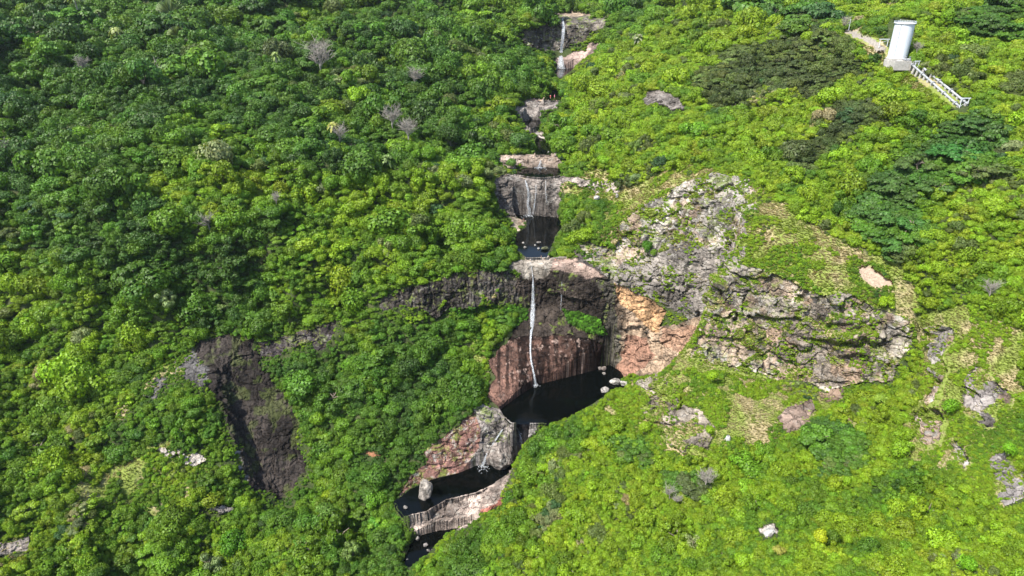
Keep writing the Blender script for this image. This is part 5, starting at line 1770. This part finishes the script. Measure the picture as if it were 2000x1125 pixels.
A0, B0 = penstock((1768, 124, 433), (1872, 217, 384), 0, 'left of the two pale pipes running down from the white tank')
penstock((1778, 124, 434), (1887, 214, 386), 0, 'right of the two pale pipes running down from the white tank')
CAT = MB()
for k in range(34):
    t = k / 34
    p = A0.lerp(B0, t) + Vector((1.9, 1.0, -.6))
    CAT.box(p + Vector((0, 0, -.4)), (.8, 2.0, .12), (B0 - A0).to_track_quat('Y', 'Z').to_matrix())
o = CAT.build('walkway', STEEL); o.location = (0, 0, CAMZ); tag(o, 'stepped walkway of grey plates between the two pale pipes', 'walkway')


def portal(px, py, Y, hgt, wid, label, rz=0):
    p = ground_at(px, py, Y); p.z += .5; o = empty('gantry', up_(p), rz)
    for s_ in (-1, 1):
        b = MB(); b.cyl((s_ * wid / 2, 0, -2), (s_ * wid / 2, 0, hgt), .17, n=8); b.build('post', WHITE, o)
    b = MB(); b.box((0, 0, hgt), (wid + 1.6, .4, .4)); b.build('crossbeam', WHITE, o)
    b = MB(); b.cyl((-wid / 2, 0, hgt * .2), (wid / 2, 0, hgt * .75), .08, n=6); b.build('brace', WHITE, o)
    tag(o, label, 'gantry')


portal(1880, 214, 384, 5.6, 4.0, 'white steel frame over the lower end of the pipes')
portal(1785, 150, 424, 8.5, 2.4, 'white steel frame over the pipes below the tank', .2)
portal(1725, 88, 448, 3.0, 5.0, 'low white rail frame left of the tank')
b = MB(); b.cyl((0, 0, -1), (0, 0, 6.0), .14, .1, n=8); b.cyl((-.8, 0, 5.4), (.8, 0, 5.4), .05, n=6)
o = b.build('pole', WHITE); o.location = up_(Vector(W(1658, 56, Y=475))); tag(o, 'short white pole at the upper end of the pale path', 'pole')

# ---- single plants one can point at
def single(px, py, rpx_, style, colour, name, label, cat, hf=1.0, lift=0.0, group=None):
    """px, py: middle of the crown, rpx_: its radius in survey pixels"""
    g = ground_at(px, py + rpx_ * .45)
    mpp = (g.y * CP - g.z * SP) / FPX
    r = rpx_ * mpp
    o = empty(name, up_(g) + Vector((0, 0, lift * r - .1 * r)))
    o.scale = (r, r, r * hf * 1.1); o.rotation_euler = (0, 0, random.uniform(0, 6.28))
    idx = [i for i, s_ in enumerate(STYLE) if s_ == style]
    c = link(bpy.data.objects.new('crown', CROWNS[random.choice(idx)]), o); c['tint'] = [float(v) for v in colour]
    link(bpy.data.objects.new('trunk', trunk_mesh(0, random.randint(0, 2))), o)
    tag(o, label, cat, group)


YB = (.34, .40, .015); LB = (.20, .33, .012); PG = (.17, .235, .095)
single(1601, 1058, 17, 'round', YB, 'bush', 'bright yellow round bush among green ones near the bottom', 'bush', lift=.75)
single(1656, 1057, 11, 'round', LB, 'bush', 'round lime bush right of the bright yellow bush', 'bush', lift=.4)
single(1750, 1045, 7, 'round', (.24, .36, .012), 'bush', 'tiny lime bush on a bare stem, second right of the yellow one', 'bush', lift=.8)
single(1721, 786, 18, 'dome', (.20, .30, .04), 'bush', 'pale lime rounded bush in front of the dark trees below the cliff', 'bush', lift=.4)
single(1727, 592, 22, 'open', (.19, .30, .012), 'bush', 'bright lime bush on the rock shoulder below the bare soil', 'bush', lift=.3)
single(1969, 882, 16, 'round', (.13, .29, .012), 'bush', 'round vivid green bush beside the right edge rocks', 'bush', lift=.4)
single(1851, 800, 20, 'round', (.12, .26, .012), 'bush', 'vivid green bush between the rock ribs at the right', 'bush', lift=.3)
single(1390, 738, 13, 'round', LB, 'bush', 'round lime bush on the scrub below the spur crest', 'bush', lift=.4)
single(1257, 838, 14, 'round', (.20, .31, .015), 'bush', 'flat lime bush on the spur beside dark shrubs', 'bush', lift=.3)
single(1386, 843, 10, 'round', LB, 'bush', 'small lime bush just left of the upright white rock', 'bush', lift=.3)
single(1890, 1020, 14, 'round', (.17, .29, .012), 'bush', 'pale green round bush in the lower right thicket', 'bush', lift=.4)
single(1885, 1105, 22, 'round', (.12, .27, .012), 'bush', 'big vivid green bush at the bottom right edge', 'bush', lift=.4)
single(1520, 1077, 13, 'dome', (.28, .28, .06), 'bush', 'dull yellow bush near the bottom edge', 'bush', lift=.4)
single(1263, 490, 12, 'dome', (.06, .16, .012), 'bush', 'upright green bush growing alone on the grey cliff ledge', 'bush', hf=1.8, lift=.4)
single(1276, 497, 9, 'round', (.12, .22, .015), 'bush', 'small light bush beside the upright one on the cliff ledge', 'bush', lift=.3)
single(325, 592, 25, 'open', PG, 'broadleaf_tree', 'pale grey green tree above the side gully', 'tree', lift=.6)
single(434, 606, 14, 'open', (.15, .22, .07), 'broadleaf_tree', 'small pale tree right above the side gully', 'tree', lift=.5)
single(632, 1010, 27, 'dome', (.10, .19, .03), 'broadleaf_tree', 'broad light green tree below the side gully', 'tree', lift=.5)
single(690, 1076, 24, 'open', (.13, .20, .05), 'broadleaf_tree', 'pale green tree right of the lowest slope', 'tree', lift=.5)
single(412, 1105, 27, 'open', PG, 'broadleaf_tree', 'pale grey green tree at the bottom left edge', 'tree', lift=.5)
single(460, 1065, 34, 'dome', (.075, .19, .012), 'broadleaf_tree', 'large fresh green round tree at the bottom left', 'tree', lift=.4)
single(1352, 1062, 20, 'wisp', (.24, .28, .13), 'broadleaf_tree', 'thin pale tree with open crown near the bottom', 'tree', lift=.5)
single(893, 530, 14, 'dome', (.10, .23, .012), 'bush', 'bright bush hanging over the dark cliff band', 'bush', lift=.4)
single(1015, 280, 24, 'dome', (.065, .135, .03), 'broadleaf_tree', 'rounded tree standing left of the fifth pool', 'tree', lift=.3)
single(998, 322, 15, 'dome', (.09, .17, .03), 'bush', 'round bush at the left end of the brown ledge', 'bush', lift=.3)
T1 = [(1585, 18, 32, 'dark spreading tree at the top edge left of the tank'), (1903, 236, 46, 'dark spreading tree just below the end of the pipes'), (1860, 292, 56, 'dark spreading tree second below the pipes'),
      (1790, 312, 52, 'dark spreading tree in the middle of the dark grove'), (1740, 352, 50, 'dark spreading tree at the left rim of the dark grove'), (1832, 360, 44, 'dark spreading tree beside the gap in the grove'),
      (1720, 412, 48, 'dark spreading tree at the lower left of the grove'), (1780, 432, 44, 'dark spreading tree at the lower right of the grove'), (1745, 470, 42, 'lowest dark spreading tree of the grove'), (1503, 2, 26, 'dark spreading tree cut by the top edge')]
for x, y, r, lb in T1:
    single(x, y, r * .9, 'tier', (.046 * random.uniform(.8, 1.3), .105 * random.uniform(.85, 1.2), .022), 'umbrella_tree', lb, 'tree', hf=.8, lift=.05)


def dead_tree(px, py, hpx, label, spread=.42, cnt=20, mat='pale_bark'):
    g = ground_at(px, py); mpp = (g.y * CP - g.z * SP) / FPX
    h = hpx * mpp * 1.5
    o = empty('dead_tree', up_(g), random.uniform(0, 6))
    t = MB(); t.tube([(0, 0, -.5), (.05 * h, 0, .3 * h), (.0, .04 * h, .62 * h)], [.035 * h, .026 * h, .014 * h], 7); t.build('trunk', M[mat], o)
    b = MB()
    for k in range(cnt):
        a = random.uniform(0, 6.28); z0 = random.uniform(.22, .6) * h; s_ = spread * h * random.uniform(.5, 1)
        p0 = Vector((.03 * h, .02 * h, z0)); p2 = p0 + Vector((math.cos(a) * s_, math.sin(a) * s_, random.uniform(.2, .5) * h)); p1 = p0.lerp(p2, .5) + Vector((0, 0, .05 * h))
        b.tube([p0, p1, p2], [.010 * h, .007 * h, .003 * h], 5)
        for j in range(12):
            q = p0.lerp(p2, random.uniform(.35, .95)); b.tube([q, q + Vector((random.gauss(0, .13), random.gauss(0, .13), random.uniform(.03, .24))) * h], [.006 * h, .003 * h], 4)
    b.build('branch', M[mat], o)['kind'] = 'stuff'
    tag(o, label, 'dead tree')


for a in [(300, 165, 30, 'bare bleached tree high on the far left slope'), (167, 148, 24, 'two pale bare stems in the dark upper left forest'), (768, 258, 34, 'bleached bare crown on the left slope, upper of the pair'),
          (797, 284, 34, 'bleached bare crown on the left slope, lower of the pair'), (664, 285, 28, 'bare white stems beside a palm on the left slope'), (411, 455, 28, 'ghost white bare shrub halfway up the left slope'),
          (231, 538, 20, 'small white bare shrub at the left, above the lower spur'), (6, 325, 34, 'grey bare tree at the left edge'), (540, 402, 18, 'thin grey bare shrub in the middle of the left slope'),
          (1308, 975, 22, 'bleached bare bush low on the near spur'), (1322, 985, 16, 'smaller bleached bare bush right of its twin'), (1376, 952, 30, 'bare forked tree above the lower thicket'),
          (1928, 585, 26, 'grey bare tree at the right edge above the ribs'), (1790, 108, 16, 'bleached shrub right of the white tank'), (628, 148, 42, 'tall bare stems on the upper left slope'),
          (812, 172, 26, 'leaning bare trunk on the upper middle slope'), (880, 290, 16, 'greyish pink bare shrub above the gorge'), (1650, 60, 18, 'bleached brush at the upper end of the pale path')]:
    dead_tree(*a)


def palm(px, py, rpx_, hpx, label, colour=(.14, .21, .05), droop=.35, name='fan_palm', fan=False):
    """px, py centre of the crown; hpx trunk length shown"""
    g = ground_at(px, py + hpx); mpp = (g.y * CP - g.z * SP) / FPX
    r = rpx_ * mpp * 1.15; h = hpx * mpp * 1.1 + 2.5
    o = empty(name, up_(g), random.uniform(0, 6) if not fan else .2)
    t = MB(); t.tube([(0, 0, -1), (.02 * h, 0, .5 * h), (0, 0, h)], [.07 * r + .12, .055 * r + .1, .05 * r + .08], 8); t.build('trunk', M['pale_bark'], o)
    PP, NN, SS, TT = [], [], [], []
    V, F = [], []
    nl = 26
    for k in range(nl):
        a = k * 2.4; el = random.uniform(-.5, 1.2) if not fan else random.uniform(-.2, .2)
        if fan:
            th = -1.3 + 2.6 * k / nl
            d = Vector((math.sin(th), el * .3, math.cos(th)))
        else:
            d = Vector((math.cos(a) * math.cos(el), math.sin(a) * math.cos(el), math.sin(el)))
        s_ = d.cross(Vector((0, 0, 1))); s_ = s_.normalized() if s_.length > .1 else Vector((1, 0, 0))
        pts = [Vector((0, 0, h)) + d * r * .2, Vector((0, 0, h)) + d * r * .65 + Vector((0, 0, -droop * .1 * r)), Vector((0, 0, h)) + d * r - Vector((0, 0, droop * r))]
        wd_ = [.04 * r, .17 * r, .03 * r]
        i0 = len(V)
        for p, w2 in zip(pts, wd_): V += [tuple(p - s_ * w2), tuple(p + Vector((0, 0, .05 * r))), tuple(p + s_ * w2)]
        for q in (0, 1):
            for e in (0, 1): F.append((i0 + q * 3 + e, i0 + q * 3 + e + 1, i0 + q * 3 + e + 4, i0 + q * 3 + e + 3))
    me = np_mesh('fronds', V, F, (M['leaf'],)); T = np.repeat(rng.uniform(.6, 1.4, nl), 9)
    vattr(me, 'leaf_tone', np.c_[T, T, T])
    c = link(bpy.data.objects.new('fronds', me), o); c['tint'] = [float(v) for v in colour]
    tag(o, label, 'palm')


palm(158, 8, 18, 38, 'tall pale trunked palm at the top left edge', (.17, .22, .09))
palm(233, 72, 14, 16, 'palm with pale drooping crown high on the left slope', (.20, .24, .07), .6)
palm(199, 36, 12, 14, 'small palm below the tall one at the top left', (.13, .19, .05), .5)
palm(543, 118, 10, 24, 'slender palm on the upper left slope', (.18, .24, .06), .6)
palm(655, 256, 13, 22, 'yellowish palm beside bare white stems', (.26, .27, .06), .6)
palm(757, 320, 14, 10, 'low palm in the middle of the left slope', (.16, .24, .07), .5)
palm(342, 38, 24, 26, 'fan shaped traveller palm at the upper left', (.17, .23, .09), 0, 'traveller_palm', True)
palm(352, 80, 18, 12, 'low traveller palm under the larger fan', (.14, .19, .06), .1, 'traveller_palm', True)
palm(618, 108, 16, 30, 'first traveller palm of the clump on the upper left slope', (.13, .17, .07), .1, 'traveller_palm', True)
palm(638, 104, 16, 30, 'second traveller palm of the clump on the upper left slope', (.15, .18, .08), .1, 'traveller_palm', True)
palm(779, 110, 10, 14, 'palm on the upper middle slope', (.15, .21, .08), .5)
palm(1246, 82, 12, 8, 'palm on the upper right slope above the small dark face', (.2, .22, .12), .4)

# ---- thin air haze over the valley
hz = bpy.data.meshes.new('haze')
bm = bmesh.new(); bmesh.ops.create_cube(bm, size=1.0, matrix=Matrix.Translation((0, 560, 190)) @ Matrix.Diagonal((1900, 1620, 430, 1))); bm.to_mesh(hz); bm.free()
hm = bpy.data.materials.new('air'); hm.use_nodes = True
hn = hm.node_tree.nodes; hn.remove(hn['Principled BSDF'])
pv = hn.new('ShaderNodeVolumePrincipled'); pv.inputs['Density'].default_value = HAZE; pv.inputs['Color'].default_value = (.80, .88, 1, 1); pv.inputs['Anisotropy'].default_value = .3
hm.node_tree.links.new(pv.outputs[0], hn['Material Output'].inputs['Volume'])
hz.materials.append(hm)
if HAZE > 0:
    tag(link(bpy.data.objects.new('haze', hz)), 'thin pale haze filling the gorge', kind='stuff')
